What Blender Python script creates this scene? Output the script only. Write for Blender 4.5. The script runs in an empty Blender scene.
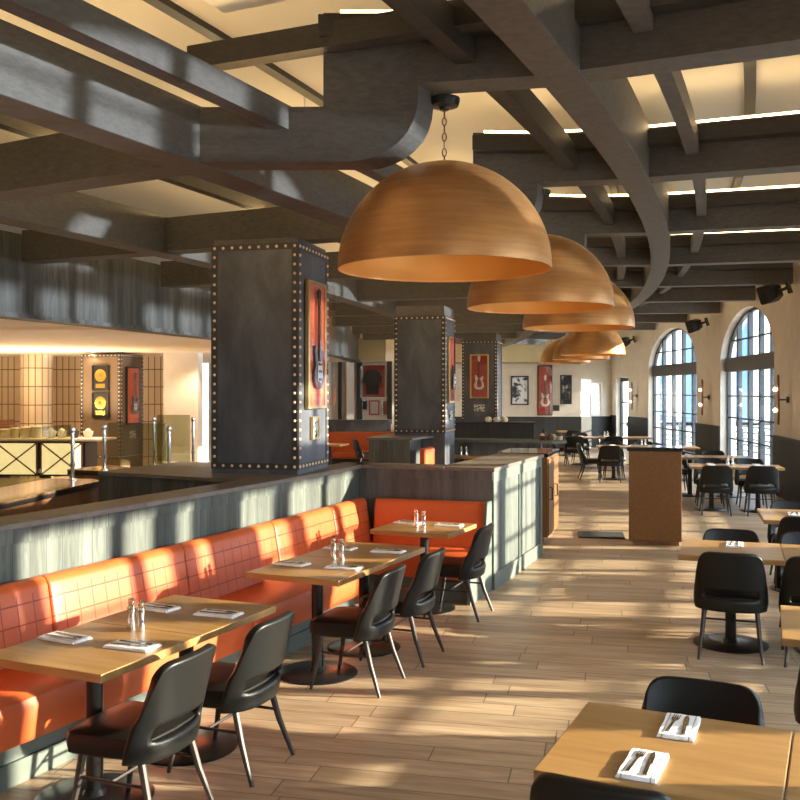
import bpy, bmesh, math, random
from mathutils import Vector, Matrix
random.seed(7)
SC = bpy.context.scene
COL = SC.collection
PI = math.pi
CX, CY = -47.0, 27.0          # centre of the curved dining room
def R(d): return math.radians(d)
def pol(r, ph, z=0.0):
    a = R(ph); return Vector((CX + r*math.cos(a), CY + r*math.sin(a), z))

# ------------------------------------------------------------------ materials
def mat(name, col, rough=0.5, metal=0.0, spec=0.5, emit=None, es=0.0, coat=0.0):
    m = bpy.data.materials.new(name); m.use_nodes = True
    b = m.node_tree.nodes['Principled BSDF']
    b.inputs['Base Color'].default_value = (*col, 1)
    b.inputs['Roughness'].default_value = rough
    b.inputs['Metallic'].default_value = metal
    b.inputs['Specular IOR Level'].default_value = spec
    if coat: b.inputs['Coat Weight'].default_value = coat; b.inputs['Coat Roughness'].default_value = 0.15
    if emit:
        b.inputs['Emission Color'].default_value = (*emit, 1)
        b.inputs['Emission Strength'].default_value = es
    return m
def nodes(m): return m.node_tree.nodes, m.node_tree.links, m.node_tree.nodes['Principled BSDF']
def coords(m, kind='Object', scale=(1,1,1), rot=(0,0,0)):
    n, l, b = nodes(m)
    tc = n.new('ShaderNodeTexCoord'); mp = n.new('ShaderNodeMapping')
    mp.inputs['Scale'].default_value = scale; mp.inputs['Rotation'].default_value = rot
    l.new(tc.outputs[kind], mp.inputs['Vector']); return mp.outputs['Vector']
def ramp(m, src, stops):
    n, l, b = nodes(m); r = n.new('ShaderNodeValToRGB')
    e = r.color_ramp.elements
    e[0].position, e[0].color = stops[0][0], (*stops[0][1], 1)
    e[1].position, e[1].color = stops[-1][0], (*stops[-1][1], 1)
    for p, c in stops[1:-1]:
        x = e.new(p); x.color = (*c, 1)
    l.new(src, r.inputs['Fac']); return r.outputs['Color']
def noise(m, vec, scale=5, detail=4, rough=0.55, dist=0.0):
    n, l, b = nodes(m); t = n.new('ShaderNodeTexNoise')
    t.inputs['Scale'].default_value = scale; t.inputs['Detail'].default_value = detail
    t.inputs['Roughness'].default_value = rough; t.inputs['Distortion'].default_value = dist
    l.new(vec, t.inputs['Vector']); return t.outputs['Fac']
def bump(m, src, strength=0.2, dist=0.01):
    n, l, b = nodes(m); bp = n.new('ShaderNodeBump')
    bp.inputs['Strength'].default_value = strength; bp.inputs['Distance'].default_value = dist
    l.new(src, bp.inputs['Height']); l.new(bp.outputs['Normal'], b.inputs['Normal'])
def mixc(m, a, bcol, fac, mode='MIX'):
    n, l, b = nodes(m); x = n.new('ShaderNodeMix'); x.data_type = 'RGBA'; x.blend_type = mode
    if isinstance(fac, float): x.inputs['Factor'].default_value = fac
    else: l.new(fac, x.inputs['Factor'])
    for s, v in (('A', a), ('B', bcol)):
        i = [k for k in x.inputs if k.name == s and k.type == 'RGBA'][0]
        if isinstance(v, tuple): i.default_value = (*v, 1)
        else: l.new(v, i)
    return [o for o in x.outputs if o.type == 'RGBA'][0]
def base(m, c): m.node_tree.links.new(c, nodes(m)[2].inputs['Base Color'])
def grain(name, dark, light, scale, rough=0.45, bstr=0.15, rot=(0,0,0), detail=5, kind='Object', mid=None, spec=0.5, coat=0.0):
    """streaky noise: wood grain or brushed metal, stretched by the scale vector"""
    m = mat(name, light, rough, spec=spec, coat=coat)
    v = coords(m, kind, scale, rot); f = noise(m, v, 1.0, detail, 0.6, 0.4)
    st = [(0.3, dark), (0.7, light)] if not mid else [(0.28, dark), (0.5, mid), (0.72, light)]
    base(m, ramp(m, f, st)); bump(m, f, bstr, 0.004); return m

M = {}
M['beam'] = grain('beam_paint', (0.070,0.063,0.056), (0.115,0.106,0.096), (14,14,40), 0.55, 0.25)
M['beam_dark'] = grain('beam_dark_paint', (0.028,0.024,0.021), (0.05,0.044,0.038), (14,14,40), 0.55, 0.2)
M['ceil'] = mat('ceiling_cream', (0.64,0.61,0.55), 0.85)
M['plaster'] = mat('plaster_cream', (0.60,0.53,0.42), 0.8)
base(M['plaster'], ramp(M['plaster'], noise(M['plaster'], coords(M['plaster']), 3, 5), [(0.3,(0.66,0.60,0.52)),(0.7,(0.74,0.68,0.60))]))
M['olive'] = mat('soffit_olive_beige', (0.42,0.37,0.22), 0.8)
M['soffit'] = mat('bar_soffit_cream', (0.84,0.74,0.60), 0.8)
M['white'] = mat('white_paint', (0.78,0.77,0.74), 0.6)
M['black'] = mat('black_paint', (0.012,0.012,0.013), 0.4)
M['speaker'] = mat('speaker_black', (0.008,0.008,0.009), 0.45)
M['steel_black'] = mat('black_steel', (0.014,0.013,0.013), 0.28, 0.3)
M['bronze'] = mat('bronze_leg', (0.030,0.021,0.017), 0.5, 0.1)
M['chrome'] = mat('chrome', (0.85,0.85,0.85), 0.12, 1.0)
M['cutlery'] = mat('cutlery_steel', (0.32,0.27,0.24), 0.25, 1.0)
M['brass'] = mat('brass', (0.72,0.48,0.20), 0.3, 1.0)
M['rivet'] = mat('rivet_copper', (0.85,0.62,0.42), 0.4, 0.3)
M['gold'] = mat('gold_disc', (0.95,0.62,0.12), 0.25, 0.9)
M['rope'] = mat('chain_copper', (0.17,0.055,0.035), 0.45, 0.6)
M['chinaw'] = mat('white_china', (0.85,0.82,0.76), 0.3)
M['chinac'] = mat('cream_china', (0.72,0.62,0.42), 0.4)
M['red'] = mat('case_red', (0.42,0.045,0.03), 0.5)
M['coral'] = mat('case_coral', (0.78,0.16,0.07), 0.5)
M['pink'] = mat('case_pink', (0.45,0.12,0.11), 0.5)
M['guitar'] = mat('guitar_dark', (0.035,0.010,0.008), 0.25, coat=0.5)
M['guitar_white'] = mat('guitar_pale', (0.75,0.70,0.60), 0.25, coat=0.5)
M['guitar_neck'] = mat('guitar_neck', (0.14,0.06,0.03), 0.4)
M['jacket'] = mat('jacket_black', (0.02,0.017,0.012), 0.8)
M['mat'] = mat('rubber_mat', (0.012,0.012,0.012), 0.9)
M['paper'] = mat('poster_white', (0.72,0.74,0.78), 0.6)

# leather
m = M['leather'] = mat('black_leather', (0.006,0.0063,0.006), 0.40, spec=0.34)
f = noise(m, coords(m), 120, 2); bump(m, f, 0.12, 0.002)
# orange vinyl: stitched squares on the back (uv), plain on the seat
m = M['vinyl'] = mat('orange_vinyl', (0.74,0.125,0.028), 0.42, spec=0.45)
base(m, ramp(m, noise(m, coords(m), 2.2, 3), [(0.3,(0.50,0.085,0.019)),(0.7,(0.59,0.108,0.026))]))
m = M['vinyl_grid'] = mat('orange_vinyl_stitched', (0.74,0.125,0.028), 0.42, spec=0.45)
n, l, b = nodes(m)
v = coords(m, 'UV')
bt = n.new('ShaderNodeTexBrick'); bt.offset = 0.0
for k, val in (('Scale',1.0),('Mortar Size',0.005),('Mortar Smooth',0.6),('Brick Width',0.118),('Row Height',0.118)): bt.inputs[k].default_value = val
l.new(v, bt.inputs['Vector'])
cc = ramp(m, noise(m, coords(m), 2.2, 3), [(0.3,(0.50,0.085,0.019)),(0.7,(0.59,0.108,0.026))])
sp = n.new('ShaderNodeSeparateXYZ'); l.new(v, sp.inputs[0])
g = n.new('ShaderNodeMath'); g.operation = 'LESS_THAN'; g.inputs[1].default_value = 0.40; l.new(sp.outputs['Y'], g.inputs[0])
mu = n.new('ShaderNodeMath'); mu.operation = 'MULTIPLY'; l.new(bt.outputs['Fac'], mu.inputs[0]); l.new(g.outputs[0], mu.inputs[1])
base(m, mixc(m, cc, (0.26,0.030,0.008), mu.outputs[0]))
inv = n.new('ShaderNodeMath'); inv.operation = 'SUBTRACT'; inv.inputs[0].default_value = 1.0; l.new(mu.outputs[0], inv.inputs[1])
bump(m, inv.outputs[0], 0.5, 0.006)
# washed grey-green planks, vertical grain
def washed(name, dark, mid, light, kind='Object', sc=(26,26,2.2), plank=0):
    m = mat(name, mid, 0.6)
    n, l, b = nodes(m)
    f1 = noise(m, coords(m, kind, sc), 1.0, 6, 0.62, 1.4)
    f2 = noise(m, coords(m, kind, (7, 7, 0.4)), 1.0, 2, 0.5)
    ad = n.new('ShaderNodeMath'); ad.operation = 'MULTIPLY_ADD'; ad.inputs[1].default_value = 0.55
    l.new(f2, ad.inputs[0]); sb = n.new('ShaderNodeMath'); sb.operation = 'MULTIPLY'; sb.inputs[1].default_value = 0.45
    l.new(f1, sb.inputs[0]); l.new(sb.outputs[0], ad.inputs[2])
    col = ramp(m, ad.outputs[0], [(0.38, dark), (0.5, mid), (0.62, light)]); bump(m, f1, 0.3, 0.004)
    if plank:
        dt = n.new('ShaderNodeVectorMath'); dt.operation = 'DOT_PRODUCT'; dt.inputs[1].default_value = (0.40/plank, 0.916/plank, 0)
        l.new(coords(m, kind), dt.inputs[0])
        fl = n.new('ShaderNodeMath'); fl.operation = 'FLOOR'; l.new(dt.outputs['Value'], fl.inputs[0])
        wn = n.new('ShaderNodeTexWhiteNoise'); wn.noise_dimensions = '1D'; l.new(fl.outputs[0], wn.inputs['W'])
        col = mixc(m, col, ramp(m, wn.outputs['Value'], [(0.0,(0.72,0.73,0.72)),(1.0,(1.22,1.22,1.22))]), 1.0, 'MULTIPLY')
        fr = n.new('ShaderNodeMath'); fr.operation = 'FRACT'; l.new(dt.outputs['Value'], fr.inputs[0])
        gt = n.new('ShaderNodeMath'); gt.operation = 'LESS_THAN'; gt.inputs[1].default_value = 0.03; l.new(fr.outputs[0], gt.inputs[0])
        col = mixc(m, col, tuple(c*0.5 for c in dark), gt.outputs[0])
    base(m, col); return m
M['washed'] = washed('washed_green_wood', (0.042,0.050,0.043), (0.076,0.088,0.076), (0.128,0.146,0.124), plank=0.13)
M['washed_plain'] = mat('washed_green_paint', (0.10,0.12,0.102), 0.55)
M['fascia'] = washed('fascia_wood', (0.030,0.030,0.028), (0.062,0.062,0.058), (0.11,0.11,0.104), sc=(18,18,1.6))
M['darkwash'] = washed('dark_wash_wood', (0.045,0.047,0.045), (0.075,0.077,0.073), (0.12,0.12,0.112))
M['wainscot'] = washed('wainscot_black', (0.007,0.007,0.008), (0.012,0.012,0.0125), (0.02,0.02,0.021))
M['cap'] = grain('cap_wood', (0.10,0.082,0.066), (0.17,0.142,0.115), (9,9,30), 0.4, 0.1)
M['oak'] = grain('table_oak', (0.26,0.135,0.040), (0.38,0.215,0.074), (1.6,22,22), 0.36, 0.05, mid=(0.32,0.172,0.056), coat=0.08)
M['oak_bar'] = grain('bar_wood', (0.20,0.085,0.035), (0.33,0.155,0.07), (10,10,1.5), 0.35, 0.08)
M['bartop'] = grain('bar_top', (0.10,0.055,0.03), (0.17,0.095,0.05), (3,14,14), 0.12, 0.02, coat=0.6)
M['stone'] = mat('black_stone', (0.012,0.012,0.014), 0.08, spec=0.6, coat=0.5)
m = M['kiosk'] = mat('kiosk_burl', (0.33,0.16,0.05), 0.45)
f = noise(m, coords(m, 'Object', (55,55,38)), 1.0, 4, 0.7, 1.5); base(m, ramp(m, f, [(0.3,(0.10,0.040,0.008)),(0.7,(0.225,0.095,0.021))]))
# riveted steel cladding
m = M['steel'] = mat('blued_steel', (0.07,0.072,0.08), 0.42, 0.35)
f = noise(m, coords(m, 'Object', (3.2,3.2,1.3)), 1.0, 5, 0.6, 0.5)
base(m, ramp(m, f, [(0.28,(0.062,0.066,0.080)),(0.5,(0.098,0.104,0.122)),(0.75,(0.17,0.178,0.20))])); bump(m, f, 0.06, 0.004)
m = M['steel_strip'] = mat('blued_steel_strip', (0.06,0.058,0.06), 0.45, 0.3)
m = M['brownsteel'] = mat('brown_cladding', (0.15,0.10,0.06), 0.5, 0.1)
# pendant copper
m = M['copper'] = mat('brushed_copper', (0.62,0.33,0.13), 0.36, 0.45)
f = noise(m, coords(m, 'Object', (2,2,34)), 1.0, 5, 0.6, 0.3); f2 = noise(m, coords(m, 'Object', (3,3,5)), 1.0, 4)
base(m, mixc(m, ramp(m, f, [(0.3,(0.42,0.19,0.060)),(0.7,(0.70,0.365,0.135))]), ramp(m, f2, [(0.3,(0.46,0.22,0.074)),(0.7,(0.70,0.37,0.14))]), 0.5)); bump(m, f, 0.05, 0.003)
M['copper_in'] = mat('pendant_inside_gold', (0.46,0.225,0.055), 0.4, 0.45)
# floor planks
m = M['floor'] = mat('floor_planks', (0.36,0.27,0.19), 0.42, spec=0.5)
n, l, b = nodes(m)
v = coords(m, 'Object', (1,1,1), (0,0,R(12.5)))
bt = n.new('ShaderNodeTexBrick'); bt.offset = 0.37; bt.offset_frequency = 2
for k, val in (('Scale',1.0),('Mortar Size',0.004),('Mortar Smooth',0.2),('Brick Width',1.2),('Row Height',0.2),('Bias',0.0)): bt.inputs[k].default_value = val
bt.inputs['Color1'].default_value = (0.0,0,0,1); bt.inputs['Color2'].default_value = (1,1,1,1); bt.inputs['Mortar'].default_value = (0.5,0.5,0.5,1)
bt.offset = 0.0
sy = n.new('ShaderNodeSeparateXYZ'); l.new(v, sy.inputs[0])
dv = n.new('ShaderNodeMath'); dv.operation = 'DIVIDE'; dv.inputs[1].default_value = 0.2; l.new(sy.outputs['Y'], dv.inputs[0])
fl = n.new('ShaderNodeMath'); fl.operation = 'FLOOR'; l.new(dv.outputs[0], fl.inputs[0])
wn = n.new('ShaderNodeTexWhiteNoise'); wn.noise_dimensions = '1D'; l.new(fl.outputs[0], wn.inputs['W'])
ml = n.new('ShaderNodeMath'); ml.operation = 'MULTIPLY_ADD'; ml.inputs[1].default_value = 1.2; l.new(wn.outputs['Value'], ml.inputs[0]); l.new(sy.outputs['X'], ml.inputs[2])
cb = n.new('ShaderNodeCombineXYZ'); l.new(ml.outputs[0], cb.inputs['X']); l.new(sy.outputs['Y'], cb.inputs['Y']); v = cb.outputs[0]
l.new(v, bt.inputs['Vector'])
sx = n.new('ShaderNodeVectorMath'); sx.operation = 'MULTIPLY'; sx.inputs[1].default_value = (1.6,16,1); l.new(v, sx.inputs[0])
of = n.new('ShaderNodeVectorMath'); of.operation = 'MULTIPLY_ADD'; of.inputs[1].default_value = (9,23,5)
l.new(bt.outputs['Color'], of.inputs[0]); l.new(sx.outputs[0], of.inputs[2])
f = noise(m, of.outputs[0], 1.0, 5, 0.6, 0.8)
wood = ramp(m, f, [(0.28,(0.26,0.172,0.098)),(0.5,(0.41,0.295,0.185)),(0.72,(0.54,0.415,0.285))])
tone = mixc(m, wood, ramp(m, bt.outputs['Color'], [(0,(0.74,0.73,0.72)),(1,(1.10,1.07,1.03))]), 1.0, 'MULTIPLY')
base(m, mixc(m, tone, (0.10,0.07,0.045), bt.outputs['Fac'])); bump(m, f, 0.06, 0.003)
# wall tiles of the bar
m = M['tile'] = mat('bar_tile', (0.55,0.42,0.26), 0.3)
n, l, b = nodes(m)
v = coords(m, 'UV')
bt = n.new('ShaderNodeTexBrick'); bt.offset = 0.0
for k, val in (('Scale',1.0),('Mortar Size',0.012),('Brick Width',0.15),('Row Height',0.42)): bt.inputs[k].default_value = val
bt.inputs['Color1'].default_value = (0.66,0.53,0.36,1); bt.inputs['Color2'].default_value = (0.74,0.60,0.42,1); bt.inputs['Mortar'].default_value = (0.22,0.13,0.06,1)
l.new(v, bt.inputs['Vector']); base(m, bt.outputs['Color'])
# glass: clear panes that let the daylight through
def glassmat(name, tint, gl=0.10):
    m = bpy.data.materials.new(name); m.use_nodes = True
    n, l = m.node_tree.nodes, m.node_tree.links
    n.remove(n['Principled BSDF'])
    t = n.new('ShaderNodeBsdfTransparent'); t.inputs['Color'].default_value = (*tint, 1)
    g = n.new('ShaderNodeBsdfGlossy'); g.inputs['Roughness'].default_value = 0.03
    mx = n.new('ShaderNodeMixShader'); mx.inputs['Fac'].default_value = gl
    l.new(t.outputs[0], mx.inputs[1]); l.new(g.outputs[0], mx.inputs[2]); l.new(mx.outputs[0], n['Material Output'].inputs['Surface'])
    return m
M['pane'] = glassmat('window_glass', (0.95,0.98,1.0), 0.06)
M['railglass'] = glassmat('rail_glass', (0.72,0.74,0.62), 0.10)
M['acrylic'] = glassmat('acrylic', (0.97,0.95,0.93), 0.10)
M['mullion'] = mat('mullion_dark', (0.035,0.045,0.055), 0.4)
M['transom'] = mat('transom_grey', (0.075,0.075,0.08), 0.5)
M['cove'] = mat('cove_led', (1,0.8,0.4), 0.5, emit=(1.0,0.70,0.34), es=12.0)
M['cove_left'] = mat('cove_led_low', (1,0.8,0.4), 0.5, emit=(1.0,0.68,0.30), es=30.0)
M['bulb'] = mat('bulb_glow', (1,0.8,0.5), 0.5, emit=(1.0,0.66,0.32), es=25.0)
M['backlit'] = mat('backlit_panel', (0.9,0.8,0.6), 0.5, emit=(1.0,0.78,0.48), es=1.15)
M['downlight'] = mat('downlight_glow', (1,0.9,0.7), 0.5, emit=(1.0,0.75,0.45), es=20.0)
m = M['napkin'] = mat('napkin_cloth', (0.86,0.85,0.84), 0.85)
n, l, b = nodes(m)
sp = n.new('ShaderNodeSeparateXYZ'); l.new(coords(m), sp.inputs[0])
ab = n.new('ShaderNodeMath'); ab.operation = 'ABSOLUTE'; l.new(sp.outputs['X'], ab.inputs[0])
base(m, ramp(m, ab.outputs[0], [(0.0,(0.87,0.86,0.85)),(0.044,(0.87,0.86,0.85)),(0.046,(0.25,0.24,0.26)),(0.049,(0.25,0.24,0.26)),(0.051,(0.87,0.86,0.85))]))

# ------------------------------------------------------------------ mesh builder
class MB:
    def __init__(s): s.bm = bmesh.new(); s.uv = s.bm.loops.layers.uv.new('UVMap')
    def quad(s, pts, uv=None):
        f = s.bm.faces.new([s.bm.verts.new(p) for p in pts])
        if uv:
            for lp, u in zip(f.loops, uv): lp[s.uv].uv = u
        return f
    def loft(s, rings, cap=True, close=False):
        vs = [[s.bm.verts.new(p) for p in r] for r in rings]; k = len(vs[0])
        rng = len(vs) if close else len(vs) - 1
        for i in range(rng):
            a, b = vs[i], vs[(i+1) % len(vs)]
            for j in range(k):
                s.bm.faces.new((a[j], a[(j+1) % k], b[(j+1) % k], b[j]))
        if cap and not close:
            s.bm.faces.new(list(reversed(vs[0]))); s.bm.faces.new(vs[-1])
        return s
    def box(s, c, d, rz=0.0, rx=0.0, ry=0.0):
        mt = Matrix.Translation(c) @ Matrix.Rotation(rz, 4, 'Z') @ Matrix.Rotation(rx, 4, 'X') @ Matrix.Rotation(ry, 4, 'Y')
        x, y, z = d[0]/2, d[1]/2, d[2]/2
        r = [[mt @ Vector((a*x, b*y, h*z)) for a, b in ((-1,-1),(1,-1),(1,1),(-1,1))] for h in (-1, 1)]
        return s.loft(r)
    def prism(s, poly, z0, z1):
        return s.loft([[Vector((p[0], p[1], z)) for p in poly] for z in (z0, z1)])
    def slab(s, poly3, off):
        """outline of 3D points thickened by the vector off"""
        return s.loft([[Vector(p) for p in poly3], [Vector(p) + Vector(off) for p in poly3]])
    def tube(s, pts, rad, n=8):
        pts = [Vector(p) for p in pts]; rings = []
        if not isinstance(rad, (list, tuple)): rad = [rad]*len(pts)
        for i, p in enumerate(pts):
            d = (pts[min(i+1, len(pts)-1)] - pts[max(i-1, 0)]).normalized()
            u = d.cross(Vector((0,0,1)) if abs(d.z) < 0.9 else Vector((1,0,0))).normalized(); w = d.cross(u)
            rings.append([p + rad[i]*(u*math.cos(2*PI*k/n) + w*math.sin(2*PI*k/n)) for k in range(n)])
        return s.loft(rings)
    def lathe(s, prof, n=24, c=(0,0,0), mt=None):
        c = Vector(c); rings = []
        for r, z in prof:
            ring = [Vector((max(r, 1e-4)*math.cos(2*PI*k/n), max(r, 1e-4)*math.sin(2*PI*k/n), z)) for k in range(n)]
            rings.append([(mt @ p if mt else p) + c for p in ring])
        return s.loft(rings)
    def arc(s, sec, p0, p1, step=1.0, close=False):
        """sweep a closed (r,z) section around the room's centre from angle p0 to p1"""
        k = max(1, int(abs(p1-p0)/step)); rings = []
        for i in range(k+1):
            ph = p0 + (p1-p0)*i/k
            rings.append([pol(r, ph, z) for r, z in sec])
        return s.loft(rings)
    def build(s, name, m, parent=None, loc=None, rz=0.0, smooth=False, bevel=0.0, seg=2, sub=0, solid=0.0, kind=None):
        bmesh.ops.recalc_face_normals(s.bm, faces=s.bm.faces)
        me = bpy.data.meshes.new(name); s.bm.to_mesh(me); s.bm.free()
        me.materials.append(M[m] if isinstance(m, str) else m)
        if smooth:
            for p in me.polygons: p.use_smooth = True
            me.set_sharp_from_angle(angle=R(40))
        o = bpy.data.objects.new(name, me); COL.objects.link(o)
        if parent: o.parent = parent
        if loc is not None: o.location = loc
        o.rotation_euler.z = rz
        if solid:
            x = o.modifiers.new('solid', 'SOLIDIFY'); x.thickness = solid; x.offset = 0
        if bevel:
            x = o.modifiers.new('bevel', 'BEVEL'); x.width = bevel; x.segments = seg; x.limit_method = 'ANGLE'
        if sub:
            x = o.modifiers.new('sub', 'SUBSURF'); x.levels = sub; x.render_levels = sub
            for p in me.polygons: p.use_smooth = True
        if kind: o['kind'] = kind
        return o
def tag(o, label, cat, group=None, kind=None):
    o['label'] = label; o['category'] = cat
    if group: o['group'] = group
    if kind: o['kind'] = kind
    return o
def thing(name, label, cat, loc=(0,0,0), rz=0.0, group=None):
    o = bpy.data.objects.new(name, None); COL.objects.link(o); o.empty_display_size = 0.1
    o.location = loc; o.rotation_euler.z = rz
    return tag(o, label, cat, group)
KIDS = {}
def dup(root, loc, rz, label, group=None):
    r = root.copy(); COL.objects.link(r); r.location = loc; r.rotation_euler = (0,0,rz); r['label'] = label
    if group: r['group'] = group
    for ch in list(root.children):
        c = ch.copy(); COL.objects.link(c); c.parent = r
        for g in list(ch.children):
            d = g.copy(); COL.objects.link(d); d.parent = c
    return r
def struct(o): o['kind'] = 'structure'; return o
def dirs(deg):
    a = R(deg); return Vector((math.cos(a), -math.sin(a), 0)), Vector((math.sin(a), math.cos(a), 0))   # cross (right), along (away)

# ------------------------------------------------------------------ setting: floor, ceiling, walls
outer = [pol(55.2, -40 + 2*i) for i in range(24)] + [pol(55.2, 7.2)]
room = [(p.x, p.y) for p in outer] + [(7.6,33.9), (7.5,34.6), (-20,34.6), (-20,-7.1)]
b = MB(); b.prism(room, -0.12, 0.0); struct(b.build('floor', 'floor'))
b = MB(); b.prism(room, 4.75, 4.95); struct(b.build('ceiling', 'ceil'))
b = MB(); b.box((7,25,-0.35), (60,90,0.1)); struct(b.build('ground', mat('terrace_paving', (0.42,0.40,0.37), 0.9)))
b = MB(); b.box((-20.1,14,2.4), (0.2,42,5.0)); struct(b.build('wall_left', 'plaster'))
b = MB(); b.box((-10,-7.1,2.4), (22,0.2,5.0)); struct(b.build('wall_back', 'plaster'))

# window wall on the right: arched openings
T = 0.36
OPEN = [(-37.0,2.2,0.3,2.65,1.2), (-29.1,2.25,0.3,2.65,0.85), (-23.7,2.2,0.3,2.65,0.85), (-18.83,1.95,0.3,2.65,0.85), (-13.95,2.1,0.3,2.65,0.95), (-6.55,2.35,0.3,2.65,1.2), (0.65,2.35,0.3,2.65,1.2), (5.85,0.62,0.0,2.48,0.0)]
RW = 55.0
def s2p(r, ph0, s, z): return pol(r, ph0 + math.degrees(s/RW), z)
b = MB(); prev = -40.0
def wallseg(b, p0, p1, z0, z1):
    k = max(1, int((p1-p0)/0.8))
    b.arc([(RW,z0),(RW+T,z0),(RW+T,z1),(RW,z1)], p0, p1, (p1-p0)/k)
for ph, hw, sill, spring, rise in OPEN:
    d = math.degrees(hw/RW)
    wallseg(b, prev, ph-d, -0.1, 4.9)
    if sill > 0: wallseg(b, ph-d, ph+d, -0.1, sill)
    n_ = 28 if rise > 0 else 2
    rings = []
    for i in range(n_+1):
        s = -hw*math.cos(PI*i/n_) if rise > 0 else -hw + 2*hw*i/n_
        z = spring + rise*math.sqrt(max(0, 1-(s/hw)**2))
        rings.append([s2p(RW,ph,s,z), s2p(RW+T,ph,s,z), s2p(RW+T,ph,s,4.9), s2p(RW,ph,s,4.9)])
    b.loft(rings)
    prev = ph+d
wallseg(b, prev, 7.2, -0.1, 4.9)
struct(b.build('wall_right', 'plaster'))
# window frames, bars and glass in each opening
for wi, (ph, hw, sill, spring, rise) in enumerate(OPEN[:7]):
    rf = RW + 0.2
    def arcpts(h, zoff): return [(-h*math.cos(PI*i/28), spring + (rise-zoff)*math.sin(PI*i/28)) for i in range(29)]
    o1 = [(-hw, sill)] + arcpts(hw, 0) + [(hw, sill)]
    o2 = [(-hw+0.07, sill+0.07)] + arcpts(hw-0.07, 0.07) + [(hw-0.07, sill+0.07)]
    b = MB(); rings = []
    for p, q in zip(o1, o2):
        rings.append([s2p(rf-0.04,ph,p[0],p[1]), s2p(rf+0.04,ph,p[0],p[1]), s2p(rf+0.04,ph,q[0],q[1]), s2p(rf-0.04,ph,q[0],q[1])])
    b.loft(rings, close=True); win = struct(b.build('window_%d' % (wi+1), 'mullion'))
    def top(s): return spring + rise*math.sqrt(max(0, 1-(s/hw)**2))
    b = MB(); sp_ = 2*hw/5
    for k in range(1, 5):
        s = -hw + k*sp_; w = 0.06
        b.loft([[s2p(rf-0.05,ph,s-w,z), s2p(rf+0.05,ph,s-w,z), s2p(rf+0.05,ph,s+w,z), s2p(rf-0.05,ph,s+w,z)] for z in (sill, top(s)-0.01)])
    b.build('mullion', 'mullion', win)
    b = MB()
    for z, hh in ((0.85,0.018),(1.36,0.018),(1.88,0.018),(3.2,0.018)):
        h = hw if z < spring else hw*math.sqrt(max(0, 1-((z-spring)/rise)**2)); h -= 0.03
        b.loft([[s2p(rf-0.02,ph,s,z-hh), s2p(rf+0.02,ph,s,z-hh), s2p(rf+0.02,ph,s,z+hh), s2p(rf-0.02,ph,s,z+hh)] for s in (-h,0,h)])
    b.build('glazing_bar', 'mullion', win)
    b = MB(); b.loft([[s2p(rf-0.09,ph,s,2.46), s2p(rf+0.07,ph,s,2.46), s2p(rf+0.07,ph,s,2.80), s2p(rf-0.09,ph,s,2.80)] for s in (-hw+0.01,-hw/2,0,hw/2,hw-0.01)])
    b.build('transom', 'transom', win, bevel=0.01)
    b = MB()
    pts = [(-hw+0.02, sill+0.02)] + [(s*0.985, z-0.02) for s, z in arcpts(hw, 0)] + [(hw-0.02, sill+0.02)]
    b.loft([[s2p(rf-0.004,ph,s,z) for s, z in pts], [s2p(rf+0.004,ph,s,z) for s, z in pts]])
    b.build('pane', 'pane', win)
    # sill board
    b = MB(); b.loft([[s2p(RW-0.03,ph,s,sill-0.03), s2p(RW+0.16,ph,s,sill-0.03), s2p(RW+0.16,ph,s,sill+0.01), s2p(RW-0.03,ph,s,sill+0.01)] for s in (-hw+0.005,0,hw-0.005)])
    b.build('window_sill', 'wainscot', win)
# glass door past the last pier
ph, hw = OPEN[7][0], OPEN[7][1]
b = MB()
for s0, s1, z0, z1 in ((-hw,-hw+0.1,0,2.47),(hw-0.1,hw,0,2.47),(-hw+0.1,hw-0.1,2.33,2.47),(-hw+0.1,hw-0.1,0,0.14)):
    b.loft([[s2p(RW+0.15,ph,s,z0), s2p(RW+0.22,ph,s,z0), s2p(RW+0.22,ph,s,z1), s2p(RW+0.15,ph,s,z1)] for s in (s0+0.003, s1-0.003)])
door = struct(b.build('door_1', 'mullion'))
b = MB(); b.loft([[s2p(RW+0.18,ph,s,z) for s, z in ((-hw+0.1,0.14),(hw-0.1,0.14),(hw-0.1,2.33),(-hw+0.1,2.33))], [s2p(RW+0.19,ph,s,z) for s, z in ((-hw+0.1,0.14),(hw-0.1,0.14),(hw-0.1,2.33),(-hw+0.1,2.33))]])
b.build('pane', 'pane', door)
b = MB()
for z in (0.85,1.6): b.loft([[s2p(RW+0.165,ph,s,z-0.02), s2p(RW+0.205,ph,s,z-0.02), s2p(RW+0.205,ph,s,z+0.02), s2p(RW+0.165,ph,s,z+0.02)] for s in (-hw+0.1,hw-0.1)])
b.build('glazing_bar', 'mullion', door)
b = MB(); b.tube([s2p(RW+0.12,ph,-hw+0.16,0.9), s2p(RW+0.12,ph,-hw+0.16,1.25)], 0.012); b.build('handle', 'chrome', door)
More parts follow.
